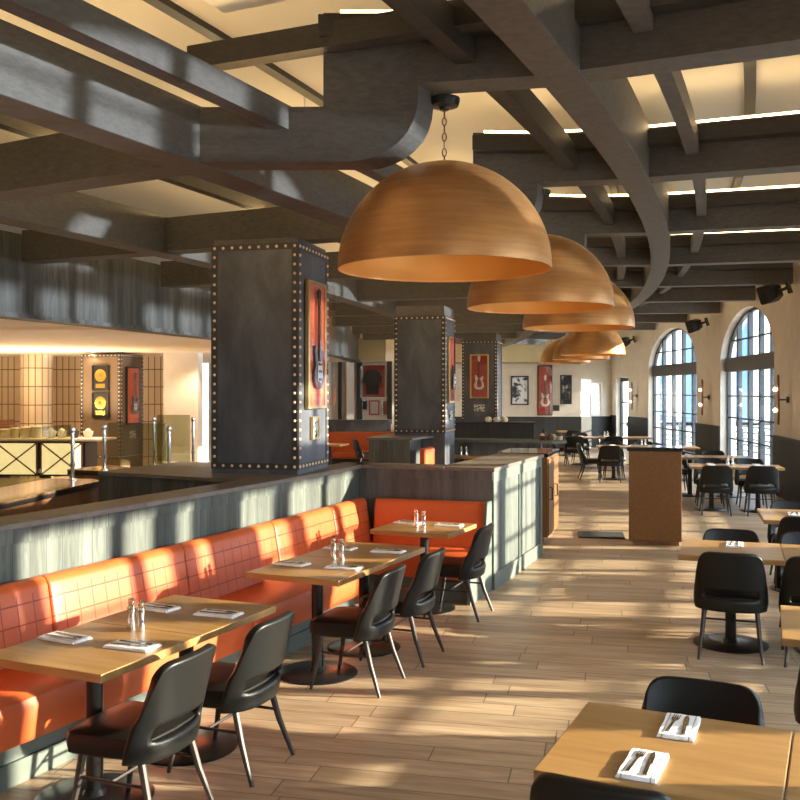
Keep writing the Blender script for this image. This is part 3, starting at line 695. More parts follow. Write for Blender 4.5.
b = MB(); b.slab([Vector(p) for p in ((*(a_end+na*0.005).xy,0),(*(a_end+na*0.74).xy,0),(*(a_end+na*0.74).xy,0.45),(*(a_end+na*0.24).xy,0.5),(*(a_end+na*0.17).xy,0.90),(*(a_end+na*0.005).xy,0.90))], d*0.03); b.build('end_panel', 'washed_plain', BQ)

# ------------------------------------------------------------------ chairs
def make_chair(label):
    root = thing('dining_chair', label, 'chair')
    b = MB()
    sec = [(-0.205,-0.20),(-0.235,0.0),(-0.245,0.20),(-0.20,0.245),(0,0.255),(0.20,0.245),(0.245,0.20),(0.235,0.0),(0.205,-0.20),(0,-0.215)]
    def ring(k, z): return [Vector((x*k, y*k, z)) for x, y in sec]
    b.loft([ring(0.93,0.365), ring(0.985,0.375), ring(1.0,0.40), ring(1.0,0.435), ring(0.97,0.458), ring(0.88,0.468), ring(0.5,0.474)]); b.build('seat', 'leather', root, smooth=True)
    b = MB(); bm = b.bm
    us = [-1,-0.92,-0.78,-0.6,-0.4,-0.2,0,0.2,0.4,0.6,0.78,0.92,1]
    zr = [0.355,0.385,0.42,0.455,0.475,0.525,0.545,0.60,0.66,0.72,0.77,0.80,0.812]
    def pt(u_, z):
        h = (z-0.355)/0.457
        w = 0.258 - 0.030*h - (0.012 if h < 0.08 else 0)
        top = 0.812 - 0.075*max(0, (abs(u_)-0.55)/0.45)**2.2
        zz = 0.355 + (top-0.355)*h if z > 0.55 else z
        y = -0.225 - 0.085*h**1.2 + (0.135 - 0.075*h)*abs(u_)**2.4
        return Vector((w*math.sin(u_*1.35)/math.sin(1.35), y, zz))
    g = [[bm.verts.new(pt(u_, z)) for u_ in us] for z in zr]
    for i in range(len(zr)-1):
        for j in range(len(us)-1):
            if 4 <= i <= 4 and 3 <= j <= 8: continue
            if 3 <= i <= 3 and 3 <= j <= 8: continue
            bm.faces.new((g[i][j], g[i][j+1], g[i+1][j+1], g[i+1][j]))
    b.build('backrest', 'leather', root, solid=0.042, sub=1)
    for sx in (-1, 1):
        b = MB(); b.tube([(sx*0.185,0.16,0.38),(sx*0.20,0.185,0.2),(sx*0.222,0.225,0.0)], [0.019,0.0165,0.011]); b.build('leg', 'bronze', root, smooth=True)
        b = MB(); b.tube([(sx*0.185,-0.15,0.38),(sx*0.20,-0.20,0.2),(sx*0.225,-0.275,0.0)], [0.019,0.0165,0.011]); b.build('leg', 'bronze', root, smooth=True)
    b = MB()
    for sx in (-1, 1): b.tube([(sx*0.196,0.178,0.25),(sx*0.196,-0.186,0.25)], 0.008, 6)
    b.tube([(-0.196,0,0.25),(0.196,0,0.25)], 0.008, 6); b.build('stretcher', 'bronze', root)
    return root
chair0 = None
def chair(x, y, deg, label, group=None):
    """deg: heading the sitter looks towards, clockwise from +y"""
    global chair0
    if chair0 is None:
        chair0 = make_chair(label); chair0.location = (x,y,0); chair0.rotation_euler.z = -R(deg)
        if group: chair0['group'] = group
        return chair0
    return dup(chair0, (x,y,0), -R(deg), label, group)

# ------------------------------------------------------------------ tables
TAB = {}
def make_table(w, dp, label, round_base=True):
    root = thing('dining_table', label, 'table')
    b = MB(); b.box((0,0,0.73), (w,dp,0.04)); b.build('tabletop', 'oak', root, bevel=0.004)
    b = MB(); b.tube([(0,0,0.012),(0,0,0.70)], 0.042, 16); b.box((0,0,0.705), (0.34,0.34,0.01)); b.build('pedestal', 'steel_black', root, smooth=True)
    b = MB(); b.lathe([(0.0,0.0),(0.285,0.0),(0.287,0.008),(0.27,0.016),(0.06,0.026),(0.045,0.05),(0.0,0.05)], 32); b.build('base', 'steel_black', root, smooth=True)
    return root
def table(x, y, deg, label, w=0.73, dp=0.73, group=None):
    key = (w, dp)
    if key not in TAB:
        TAB[key] = make_table(w, dp, label); o = TAB[key]; o.location = (x,y,0); o.rotation_euler.z = -R(deg)
        if group: o['group'] = group
        return o
    return dup(TAB[key], (x,y,0), -R(deg), label, group)
# table setting: napkin (top-level), fork and knife lying on it
NAP = {}
def once(key, maker, loc, rz, label, group):
    if key not in NAP:
        o = maker(); NAP[key] = o; o.location = loc; o.rotation_euler.z = rz; o['label'] = label
        if group: o['group'] = group
        return o
    o = NAP[key].copy(); COL.objects.link(o); o.location = loc; o.rotation_euler = (0,0,rz); o['label'] = label
    if group: o['group'] = group
    return o
def mk_napkin():
    b = MB(); bm = b.bm
    nx, ny = 8, 12
    for lay in range(3):
        w, h = 0.128-0.004*lay, 0.25-0.006*lay; z = 0.004*lay
        def q(i, j, dz):
            x, y = -w/2+w*i/nx, -h/2+h*j/ny
            return Vector((x + 0.0012*math.sin(j*0.9+lay), y + 0.0012*math.sin(i*1.3+lay*2), z + dz + 0.0015*abs(math.sin(i*1.7+j*0.9+lay))))
        g0 = [[bm.verts.new(q(i,j,0)) for j in range(ny+1)] for i in range(nx+1)]
        g1 = [[bm.verts.new(q(i,j,0.0045)) for j in range(ny+1)] for i in range(nx+1)]
        for i in range(nx):
            for j in range(ny):
                bm.faces.new((g0[i][j],g0[i][j+1],g0[i+1][j+1],g0[i+1][j])); bm.faces.new((g1[i][j],g1[i+1][j],g1[i+1][j+1],g1[i][j+1]))
        for i in range(nx):
            bm.faces.new((g0[i][0],g0[i+1][0],g1[i+1][0],g1[i][0])); bm.faces.new((g0[i][ny],g1[i][ny],g1[i+1][ny],g0[i+1][ny]))
        for j in range(ny):
            bm.faces.new((g0[0][j],g1[0][j],g1[0][j+1],g0[0][j+1])); bm.faces.new((g0[nx][j],g0[nx][j+1],g1[nx][j+1],g1[nx][j]))
    o = b.build('napkin', 'napkin'); o['category'] = 'napkin'; return o
def mk_fork():
    b = MB(); z = 0.0
    b.slab([(x,y,z) for x, y in ((-0.006,-0.095),(0.006,-0.095),(0.004,0.0),(0.0035,0.03),(0.013,0.05),(0.013,0.062),(-0.013,0.062),(-0.013,0.05),(-0.0035,0.03),(-0.004,0.0))], (0,0,0.0025))
    for k in range(4):
        x = -0.0112+0.00747*k; b.slab([(x-0.0018,0.06,z),(x+0.0018,0.06,z),(x+0.001,0.1,z),(x-0.001,0.1,z)], (0,0,0.0025))
    o = b.build('fork', 'cutlery'); o['category'] = 'fork'; return o
def mk_knife():
    b = MB()
    b.slab([(x,y,0) for x, y in ((-0.0065,-0.105),(0.0065,-0.105),(0.006,-0.01),(0.011,0.0),(0.011,0.07),(0.004,0.105),(-0.006,0.085),(-0.006,-0.01))], (0,0,0.003))
    o = b.build('knife', 'cutlery'); o['category'] = 'knife'; return o
def setting(x, y, deg, where, group, cutlery=True, z=0.752):
    """deg: direction the napkin's long side runs towards"""
    u, t = dirs(deg)
    once('nap', mk_napkin, (x,y,z-0.0015), -R(deg), 'folded white napkin ' + where, 'folded napkins ' + group)
    if cutlery:
        f_ = Vector((x,y,0)) - u*0.026; k_ = Vector((x,y,0)) + u*0.02
        once('fork', mk_fork, (f_.x,f_.y,z+0.0132), -R(deg+4), 'fork on the napkin ' + where, 'forks ' + group)
        once('knife', mk_knife, (k_.x,k_.y,z+0.0132), -R(deg-3), 'knife on the napkin ' + where, 'knives ' + group)
SHK = []
def shaker(x, y, label, group, z=0.752):
    if SHK: return dup(SHK[0], (x,y,z), 0, label, group)
    root = thing('shaker', label, 'shaker', (x,y,z), 0, group)
    b = MB(); b.lathe([(0.0,0.0),(0.023,0.0),(0.024,0.01),(0.019,0.045),(0.018,0.075),(0.022,0.105),(0.0,0.108)], 18); b.build('body', 'chrome', root, smooth=True)
    b = MB(); b.lathe([(0.0,0.106),(0.021,0.108),(0.022,0.118),(0.012,0.128),(0.019,0.14),(0.018,0.152),(0.008,0.160),(0.0,0.161)], 18); b.build('cap', 'chrome', root, smooth=True)
    SHK.append(root); return root
def loc2(c, deg, a, b_):
    u, t = dirs(deg); v = Vector((*c,0)) + u*a + t*b_; return v.x, v.y

GT = 'dining tables along the banquette'
g1a, g1b, g1d = (-1.501,4.62), (-1.203,5.29), 24.0
g2a, g2b, g2d = (-0.586,6.667), (-0.281,7.339), 24.3
t3, t3d = (0.224,8.67), 24.0
table(*g1a, g1d, 'oak topped dining table in front of the banquette, nearest of all on the left', group=GT)
table(*g1b, g1d, 'oak topped table pushed against the far side of the nearest banquette table', group=GT)
table(*g2a, g2d, 'oak topped table nearer of the middle pair along the banquette', 0.73, 0.73, GT)
table(*g2b, g2d, 'oak topped table farther of the middle pair along the banquette', 0.73, 0.73, GT)
table(*t3, t3d, 'single oak topped table in the corner of the banquette by the knee wall end', 0.76, 0.74, GT)
GC = 'chairs facing the banquette'
for c, dg, nm in ((g1a,g1d,'black leather chair at the nearest banquette table, leftmost on the left'),(g1b,g1d,'black leather chair beside the nearest chair along the banquette'),(g2a,g2d,'black leather chair at the nearer middle banquette table'),(g2b,g2d,'black leather chair half hidden behind the chair at the middle banquette tables'),(t3,t3d,'black leather chair at the corner table by the knee wall end')):
    o = loc2(c, dg, 0.35, -0.10); chair(*o, dg-90-3, nm, GC)
for c, dg, nm, dx in ((g1a,g1d,'nearest banquette table',0.03),(g1b,g1d,'second nearest banquette table',0.02),(g2a,g2d,'nearer middle banquette table',0.02),(g2b,g2d,'farther middle banquette table',0.02),(t3,t3d,'corner banquette table',0.12)):
    setting(*loc2(c,dg,-0.22,dx), dg+90+4, 'on the booth side of the ' + nm, 'on the banquette tables')
    setting(*loc2(c,dg,0.19,dx+0.02), dg+90-4, 'on the chair side of the ' + nm, 'on the banquette tables')
for c, dg, nm, b_ in ((g1a,g1d,'the nearest banquette tables',0.33),(g2a,g2d,'the middle banquette tables',0.33),(t3,t3d,'the corner banquette table',-0.07)):
    for a, lr in ((-0.05,'left hand'),(0.03,'right hand')):
        shaker(*loc2(c,dg,a,b_+ (0.0 if a < 0 else -0.02)), '%s metal shaker of the pair on %s' % (lr, nm), 'pairs of metal shakers on the banquette tables')

# right hand tables
GR = 'dining tables along the windows'
J, Jd = (0.943,3.283), 25.0
K2 = loc2(J, Jd, 0.765, 0)
table(*J, Jd, 'large oak table top in the near right corner of the photo', 0.76, 0.755, GR)
table(*K2, Jd, 'oak table joined to the right of the near right corner table', 0.76, 0.755, GR)
L, Ld = (2.43,4.985), 21.5
table(*L, Ld, 'oak table cut by the right edge, between the near corner table and the aisle table', 0.76, 0.80, GR)
Mt, Md = (2.616,7.437), 19.5
table(*Mt, Md, 'oak table on the right of the aisle with a chair pulled up in front', 0.755, 0.82, GR)
table(*loc2(Mt,Md,0.76,0), Md, 'oak table joined to the right end of the aisle table', 0.755, 0.82, GR)
N, Nd = (4.03,9.46), 17.0
table(*N, Nd, 'oak table behind the aisle table at the right edge', 0.76, 0.95, GR)
GCR = 'chairs at the window tables'
chair(*loc2(J,Jd,0.03,0.36), Jd+180, 'black leather chair behind the near right corner table, only its back showing', GCR)
chair(*loc2(J,Jd,-0.12,-0.24), Jd, 'black leather chair at the bottom edge in front of the near right corner table', GCR)
chair(*loc2(L,Ld,-0.06,-0.36), Ld, 'black leather chair just entering at the right edge, before the cut off table', GCR)
chair(*loc2(Mt,Md,0.0,-0.27), Md, 'black leather chair seen from behind at the aisle table', GCR)
chair(*loc2(Mt,Md,0.0,0.40), Md+180, 'black leather chair on the far side of the aisle table', GCR)
chair(*loc2(Mt,Md,0.60,-0.27), Md, 'black leather chair seen from behind at the right edge, beside the aisle chair', GCR)
chair(*loc2(Mt,Md,0.62,0.42), Md+180, 'black leather chair on the far side of the table joined to the aisle table', GCR)
chair(*loc2(N,Nd,-0.02,-0.32), Nd, 'black leather chair in front of the right edge table behind the aisle table', GCR)
chair(*loc2(N,Nd,0.0,0.46), Nd+180, 'black leather chair behind the right edge table, close to the window pier', GCR)
GN = 'on the window tables'
setting(*loc2(J,Jd,0.0,0.22), Jd-1, 'on the far side of the near right corner table', GN)
setting(*loc2(J,Jd,-0.055,-0.20), Jd+1, 'on the near side of the near right corner table', GN)
setting(*loc2(Mt,Md,0.03,0.20), Md+2, 'on the far side of the aisle table', GN)
setting(*loc2(Mt,Md,0.72,0.12), Md-2, 'on the table joined to the aisle table', GN)
setting(*loc2(N,Nd,-0.05,0.02), Nd+3, 'on the right edge table behind the aisle table, left one', GN)
setting(*loc2(N,Nd,0.12,0.10), Nd-3, 'on the right edge table behind the aisle table, right one', GN)

# far tables and chairs by the arched windows
GF = 'far dining tables by the arched windows'; GFC = 'far chairs by the arched windows'
P1, P2, Pd = (5.25,15.85), (5.968,15.67), 14.0
table(*P1, Pd, 'oak table under the nearest visible arched window, left of its pair', 0.73,0.73,GF)
table(*P2, Pd, 'oak table under the nearest visible arched window, right of its pair', 0.73,0.73,GF)
chair(5.13,15.30,Pd,'left of two black chairs seen from behind at the tables by the nearest arched window',GFC)
chair(5.83,15.20,Pd,'right of two black chairs seen from behind at the tables by the nearest arched window',GFC)
chair(5.42,16.45,Pd+180,'black chair on the far side of the tables by the nearest arched window, left one',GFC)
chair(6.08,16.25,Pd+180,'black chair on the far side of the tables by the nearest arched window, right one',GFC)
Q1 = (5.55,18.0); table(*Q1,10,'oak table behind the pair by the nearest arched window',0.73,0.73,GF)
table(6.276,17.868,10,'oak table farther right behind the pair by the nearest arched window',0.73,0.73,GF)
chair(4.83,17.05,95,'black chair turned sideways just right of the wooden kiosk',GFC)
chair(5.45,18.62,190,'black chair tucked behind the table right of the kiosk',GFC)
chair(6.2,18.5,190,'black chair tucked behind the table at the nearest arched window sill',GFC)
for i, (x, y, dg) in enumerate(((4.85,21.35,8),(5.582,21.247,8),(6.315,21.144,8))):
    table(x,y,dg,('oak table behind the kiosk, left end of its row','oak table behind the kiosk, middle of its row','oak table behind the kiosk, window end of its row')[i],0.73,0.73,GF)
chair(4.62,20.75,8,'black chair just left of the kiosk with its back to the camera',GFC)
chair(4.33,21.3,95,'black chair at the aisle end of the table row behind the kiosk',GFC)
chair(5.5,20.7,8,'black chair behind the kiosk top, middle of its row',GFC)
chair(5.0,21.98,188,'black chair across the table row behind the kiosk, left one',GFC)
chair(5.7,21.9,188,'black chair across the table row behind the kiosk, right one',GFC)
for i, (x, y) in enumerate(((4.95,25.6),(5.685,25.547),(6.42,25.494))):
    table(x,y,4,('oak table in the farthest row, aisle end','oak table in the farthest row, middle','oak table in the farthest row, window end')[i],0.73,0.73,GF)
for i, (x, y, dg, lb) in enumerate(((4.62,25.05,4,'black chair with a sunlit edge in the farthest row, aisle end'),(4.35,25.6,94,'black chair side on at the aisle end of the farthest row'),(5.65,25.0,4,'black chair in the farthest row seen past the kiosk'),(5.05,26.25,184,'black chair on the far side of the farthest row, left one'),(5.8,26.2,184,'black chair on the far side of the farthest row, right one'))):
    chair(x,y,dg,lb,GFC)
table(5.3,29.4,2,'oak table by the far dark wainscot',0.73,0.73,GF)
chair(4.75,29.4,92,'black chair left of the table by the far wainscot',GFC)
chair(5.3,28.85,2,'black chair in front of the table by the far wainscot',GFC)
for i, (c, dg, nm) in enumerate(((P1,Pd,'left table by the nearest arched window'),(P2,Pd,'right table by the nearest arched window'),(Q1,10,'table right of the kiosk'),((4.85,21.35),8,'table row behind the kiosk, left end'),((5.58,21.25),8,'table row behind the kiosk, middle'),((4.95,25.6),4,'farthest table row, aisle end'),((5.68,25.55),4,'farthest table row, middle'))):
    setting(*loc2(c,dg,0.0,-0.18), dg, 'on the near side of the ' + nm, 'on the far tables', False)
    setting(*loc2(c,dg,0.0,0.2), dg, 'on the far side of the ' + nm, 'on the far tables', False)
for c, nm in ((P1,'the tables by the nearest arched window'),((5.2,21.3),'the table row behind the kiosk'),((5.3,25.6),'the farthest table row')):
    for a, lr in ((-0.04,'left hand'),(0.04,'right hand')):
        shaker(c[0]+0.3+a, c[1]-0.06, '%s metal shaker of the pair on %s' % (lr, nm), 'pairs of metal shakers on the far tables')
# tables and chairs in the middle background, left of the second column
table(-1.65,22.2,14,'small dining table behind the knee wall between the first two columns',0.73,0.73)
chair(-0.85,23.3,75,'black chair seen between the first two columns, beside the knee wall stub',None)
chair(-2.0,23.2,100,'black chair at the left of the distant orange booth',None)
# pocket table (raised booth) with shakers
o = table(1.12,16.9,20,'narrow oak table in the dark booth pocket beyond the knee wall',0.9,0.5); o.scale.z = 1.12
shaker(1.10,16.9,'left hand metal shaker of the pair in the dark booth pocket','pair of shakers in the booth pocket',0.8415)
shaker(1.19,16.87,'right hand metal shaker of the pair in the dark booth pocket','pair of shakers in the booth pocket',0.8415)

# ------------------------------------------------------------------ kiosk, service station, mat
kd = 17.0; u, t = dirs(kd)
kc = Vector((2.97,12.25,0)) + u*0.34 + t*0.28
root = thing('host_kiosk', 'free standing wooden kiosk with black stone top in the aisle', 'kiosk', kc, -R(kd))
b = MB(); b.box((0,0,0.64), (0.66,0.54,1.16)); b.build('cabinet', 'kiosk', root)
b = MB(); b.box((0.02,0.02,0.03), (0.56,0.46,0.06)); b.build('toe_kick', 'oak_bar', root)
b = MB(); b.box((0,0,1.245), (0.70,0.58,0.05)); b.build('countertop', 'stone', root, bevel=0.004)
b = MB(); b.box((2.78,13.0,0.009), (0.62,0.55,0.018), -R(10)); tag(b.build('floor_mat', 'mat', bevel=0.006), 'black rubber mat on the floor left of the kiosk', 'mat')
sd_ = 17.0; u, t = dirs(sd_)
c = Vector((1.86,12.35,0)) - u*0.24 + t*0.55
root = thing('service_station', 'wooden service cabinet with glossy black top behind the knee wall end', 'cabinet', c, -R(sd_))
b = MB(); b.box((0,0,0.60), (0.62,1.0,1.06)); b.build('cabinet', 'kiosk', root)
b = MB(); b.box((-0.02,0.02,0.035), (0.54,0.94,0.07)); b.build('toe_kick', 'oak_bar', root)
b = MB(); b.box((-0.02,0,1.155), (0.70,1.08,0.05)); b.build('countertop', 'stone', root, bevel=0.004)
for y in (-0.25,0.25):
    b = MB(); b.box((0.318,y,0.60), (0.016,0.46,1.0)); dr = b.build('door', 'kiosk', root)
    b = MB(); b.tube([(0.325,y-0.14,0.72),(0.36,y-0.14,0.72),(0.36,y-0.14,0.56),(0.325,y-0.14,0.56)], 0.011, 6); b.build('handle', 'black', dr)
# little objects on the low walls
for i, (x, y, s, m, lb) in enumerate(((2.58,17.05,0.085,'guitar_neck','small brown pot at the left of the cluster on the rounded ledge'),(2.72,17.0,0.09,'guitar_neck','small brown pot in the middle of the cluster on the rounded ledge'),(2.80,17.1,0.07,'chinaw','small white pot among brown ones on the rounded ledge'),(2.90,17.05,0.075,'chinac','small cream pot at the right end of the rounded ledge'))):
    root = thing('pot', lb, 'pot', (x,y,1.11), 0, 'small pots on the rounded ledge')
    b = MB(); b.lathe([(0,0),(s*0.6,0),(s*0.75,s*0.9),(s*0.7,s*0.95),(0,s*0.8)], 14); b.build('body', m, root, smooth=True)
    b = MB(); b.lathe([(0,s*0.8),(s*0.55,s*0.95),(s*0.4,s*1.35),(0,s*1.5)], 10); b.build('filling', 'guitar_neck' if i % 2 else 'chinac', root, smooth=True)
for i, (x, lb) in enumerate(((2.08,'left cream bundle on the dark low wall far behind'),(2.27,'middle cream bundle on the dark low wall far behind'),(2.46,'right cream bundle on the dark low wall far behind'))):
    b = MB(); b.lathe([(0,0),(0.06,0.0),(0.085,0.05),(0.06,0.11),(0,0.125)], 12); tag(b.build('linen_bundle', 'chinac', None, (x,22.1,1.275), 0, smooth=True), lb, 'bundle', 'cream bundles on the dark low wall')

# ------------------------------------------------------------------ pendants
def pendant(k, label):
    ph = K0 + DK*k; p = pol({0:51.72,1:51.62,2:51.55}.get(k,51.6), ph); zr, rd = 2.79, 0.685
    root = thing('pendant_lamp', label, 'pendant lamp', (p.x,p.y,zr), 0, 'copper dome pendants over the aisle')
    N_ = 20
    prof = [(rd*math.cos(PI/2*i/N_), rd*0.985*math.sin(PI/2*i/N_)) for i in range(N_+1)]
    b = MB(); b.bm.free(); b = MB()
    rings = [[Vector((max(r,0.002)*math.cos(2*PI*j/64), max(r,0.002)*math.sin(2*PI*j/64), z)) for j in range(64)] for r, z in prof]
    b.loft(rings, cap=False)
    lip = [[v*s for v in rings[0]] for s in (1.0,0.985)]
    b.loft([lip[0], [v + Vector((0,0,-0.012)) for v in lip[0]], [v + Vector((0,0,-0.012)) for v in lip[1]], lip[1]], cap=False)
    dome = b.build('dome', 'copper', root, smooth=True)
    b = MB(); b.loft([[v*0.982 for v in rg] for rg in rings], cap=False); b.build('inner_shell', 'copper_in', root, smooth=True)
    zc = 3.88-zr; zt = rd*0.985
    b = MB(); nlk = int((zc-0.05-zt)/0.042)
    for i in range(nlk):
        z = zt + 0.02 + (zc-0.07-zt)*i/max(1,nlk-1); rings = []
        for j in range(10):
            a = 2*PI*j/10; cx, cz = 0.013*math.cos(a), 0.026*math.sin(a); rr = []
            for q in range(5):
                e = 2*PI*q/5; rad = 0.0045
                x_, y_, z_ = cx + rad*math.cos(e)*math.cos(a), rad*math.sin(e), cz + rad*math.cos(e)*math.sin(a)
                rr.append(Vector((x_, y_, z+z_)) if i % 2 else Vector((y_, x_, z+z_)))
            rings.append(rr)
        b.loft(rings, close=True)
    b.build('chain', 'rope', root, smooth=True)
    b = MB(); b.lathe([(0,zc-0.075),(0.03,zc-0.075),(0.035,zc-0.055),(0.09,zc-0.05),(0.10,zc-0.02),(0.10,zc),(0,zc)], 24); b.build('canopy', 'black', root, smooth=True)
    b = MB(); b.lathe([(0,0.30),(0.04,0.31),(0.05,0.36),(0.03,0.42),(0.02,0.5),(0,0.5)], 14); b.build('bulb', 'bulb', root, smooth=True)
    return root
for k, lb in ((0,'nearest and largest copper dome pendant hanging from a chain'),(1,'second copper dome pendant from the camera'),(2,'third copper dome pendant, ending the near cluster'),(5,'first pendant of the far cluster, copper dome by the far wall'),(6,'middle copper dome of the far cluster'),(7,'farthest and smallest copper dome pendant')):
    pendant(k, lb)

# ------------------------------------------------------------------ speakers, sconces
def wall_speaker(p, rz, s, label):
    root = thing('wall_speaker', label, 'loudspeaker', p, rz, 'black loudspeakers between the arched windows')
    b = MB(); b.loft([[Vector((x*s,y*s,z*s)) for x, z in ((-0.25*k,-0.17*k),(0.25*k,-0.17*k),(0.25*k,0.17*k),(-0.25*k,0.17*k))] for y, k in ((-0.17,1.0),(0.0,0.97),(0.14,0.62))]); b.build('cabinet', 'speaker', root, bevel=0.03*s, seg=3)
    b = MB(); b.box((0,-0.172*s,0), (0.44*s,0.01,0.28*s)); b.build('grille', 'steel_strip', root, bevel=0.004)
    b = MB(); b.tube([(0,0.12*s,0),(0,0.24*s,0.0),(0,0.30*s,0.02)], 0.03*s); b.box((0,0.32*s,0.0), (0.14*s,0.04,0.22*s)); b.build('bracket', 'black', root)
    return root
for ph, z, lb, tw in ((-11.1,3.72,'black loudspeaker on the pier right of the nearest visible arched window',0),(-3.45,3.66,'black loudspeaker on the pier between the two arched windows',0),(4.1,3.62,'black loudspeaker high on the wall left of the far arched window',0)):
    p = pol(54.55, ph, z); o = wall_speaker(p, 0, 0.95, lb); o.rotation_euler = (0.25, 0.15, R(ph)-PI/2 - 0.55)
def sconce(ph, label):
    p = pol(54.97, ph, 1.84)
    root = thing('wall_sconce', label, 'wall lamp', p, R(ph)-PI/2, 'two bulb sconces on the window piers')
    b = MB(); b.lathe([(0,0),(0.06,0),(0.06,0.03),(0,0.03)], 20, (0,0,0), Matrix.Rotation(PI/2,4,'X')); b.build('wall_plate', 'black', root, smooth=True)
    b = MB(); b.tube([(0,-0.02,0),(0,-0.16,0)], 0.014); b.build('arm', 'black', root)
    b = MB(); b.slab([(x,-0.16 - 0.03*abs(z)*0,z) for x, z in ((-0.045,-0.44),(0.02,-0.46),(0.045,-0.40),(0.045,0.40),(0.0,0.46),(-0.045,0.42))], (0,-0.03,0)); b.build('plank', 'guitar_neck', root, bevel=0.005)
    for z in (-0.19,0.19):
        b = MB(); b.lathe([(0,-0.036),(0.024,-0.028),(0.036,0.0),(0.024,0.028),(0,0.036)], 14, (0,-0.23,z)); b.build('bulb', 'bulb', root, smooth=True)
for ph, lb in ((-10.35,'wall sconce on the pier right of the nearest visible arched window'),(-3.15,'wall sconce on the pier between the two arched windows'),(4.2,'wall sconce on the pier left of the far arched window')): sconce(ph, lb)
# big speaker on the fascia
p = pol(46.22, -14.6, 3.14)
root = thing('fascia_speaker', 'large black two part loudspeaker hung on the grey fascia above the bar', 'loudspeaker', p, R(-14.6)+PI/2+PI)
root.rotation_euler = (0,R(0),R(-14.6)-PI/2+0.25)
b = MB(); b.box((0.28,-0.02,0.04), (0.42,0.40,0.44), 0, 0, R(0)); b.build('rear_box', 'speaker', root, bevel=0.03)
b = MB(); b.loft([[Vector((x,y,z)) for y, z in ((-0.24,-0.2),(0.2,-0.2),(0.2,0.16),(-0.24,0.16))] for x in (-0.42,)] + [[Vector((0.12,y,z)) for y, z in ((-0.2,-0.18),(0.2,-0.18),(0.2,0.20),(-0.2,0.20))]]); b.build('horn_box', 'speaker', root, bevel=0.04, seg=3)
b = MB(); b.lathe([(0.0,0),(0.09,0),(0.10,0.015),(0.07,0.02),(0,0.01)], 20, (0.28,-0.22,0.06), Matrix.Rotation(PI/2,4,'X')); b.build('driver', 'steel_strip', root)
b = MB(); b.box((0.2,0.24,0), (0.1,0.10,0.2)); b.build('bracket', 'black', root)

# ------------------------------------------------------------------ bar on the left
def counter(poly, h, label, name='bar_counter'):
    cx = sum(p[0] for p in poly)/len(poly); cy = sum(p[1] for p in poly)/len(poly)
    root = thing(name, label, 'counter', (cx,cy,0))
    q = [(p[0]-cx, p[1]-cy) for p in poly]
    b = MB(); b.prism([(x*0.97, y*0.985) for x, y in q], 0.0, h-0.06); b.build('front', 'oak_bar', root)
    b = MB(); b.prism([(x*0.995, y*0.997) for x, y in q], h-0.06, h-0.02); b.build('edge_band', 'black', root)
    b = MB(); b.prism(q, h-0.02, h); b.build('top', 'bartop', root, bevel=0.004)
    return root
counter([(-3.75,4.2),(-3.10,9.75),(-3.25,9.95),(-4.6,10.1),(-5.1,4.4)], 1.07, 'glossy wooden bar counter running along the left edge')
counter([(-3.95,11.15),(-2.45,10.45),(-2.2,10.95),(-3.75,11.7)], 1.07, 'short wooden bar counter carrying the glass rail, left of the nearest column')
def rail(pts, z0, h, label, gl=True):
    root = thing('glass_rail', label, 'glass rail', (pts[0][0],pts[0][1],z0))
    o = Vector((pts[0][0],pts[0][1],0))
    for x, y in pts:
        v = Vector((x,y,0))-o; b = MB(); b.tube([v+Vector((0,0,0.012)), v+Vector((0,0,h))], 0.019, 10)
        b.lathe([(0,0),(0.045,0),(0.045,0.012),(0,0.014)], 16, v); b.lathe([(0,h-0.03),(0.026,h-0.025),(0.03,h),(0.026,h+0.025),(0,h+0.03)], 12, v)
        for zz in (h*0.3, h*0.75): b.lathe([(0,-0.02),(0.027,-0.02),(0.027,0.02),(0,0.02)], 10, v+Vector((0,0,zz)))
        b.build('post', 'chrome', root, smooth=True)
    for (x0,y0), (x1,y1) in zip(pts, pts[1:]):
        a = Vector((x0,y0,0))-o; c = Vector((x1,y1,0))-o; dd = (c-a).normalized(); nn_ = Vector((-dd.y,dd.x,0))*0.005
        a, c = a+dd*0.045, c-dd*0.045
        b = MB(); b.prism([(v.x,v.y) for v in (a-nn_, c-nn_, c+nn_, a+nn_)], 0.06, h+0.06); b.build('panel', 'railglass', root)
    return root
rail([(-3.88,6.3),(-3.62,8.35),(-3.43,9.85)], 1.07, 0.52, 'chrome and glass rail on the long bar counter at the left edge')
rail([(-3.50,11.12),(-2.62,10.66)], 1.07, 0.50, 'chrome and glass rail on the short bar counter')
rail([(-3.30,12.6),(-2.75,12.5)], 1.0, 0.62, 'farther chrome and glass rail behind the short bar counter')
b = MB(); b.prism([(-3.4,12.45),(-2.6,12.3),(-2.55,12.6),(-3.4,12.75)], 0, 1.0); struct(b.build('wall_bar', 'darkwash'))
# buffet with backlit panels
root = thing('buffet_counter', 'buffet counter with glowing cross braced panels at the far left', 'counter', (-6.75,17.6,0), R(-3))
b = MB(); b.box((0,0.3,0.72), (1.75,0.6,0.62)); b.build('body', 'black', root)
b = MB(); b.box((0.05,0.25,1.09), (2.35,0.85,0.04)); b.build('top', 'soffit', root, bevel=0.004)
for x in (-0.43,0.43):
    b = MB(); b.box((x,-0.01,0.73), (0.76,0.02,0.58)); pn = b.build('lit_panel', 'backlit', root)
    b = MB()
    for s in (-1,1): b.box((x,-0.028,0.73), (0.95,0.014,0.026), 0, 0, s*math.atan2(0.58,0.76))
    for sx in (-0.39,0.39): b.box((x+sx,-0.026,0.73), (0.03,0.02,0.62))
    b.build('cross_brace', 'oak_bar', pn)
for x in (-0.8,0,0.8):
    b = MB(); b.box((x,0.25,0.2), (0.05,0.4,0.4)); b.build('leg', 'black', root)
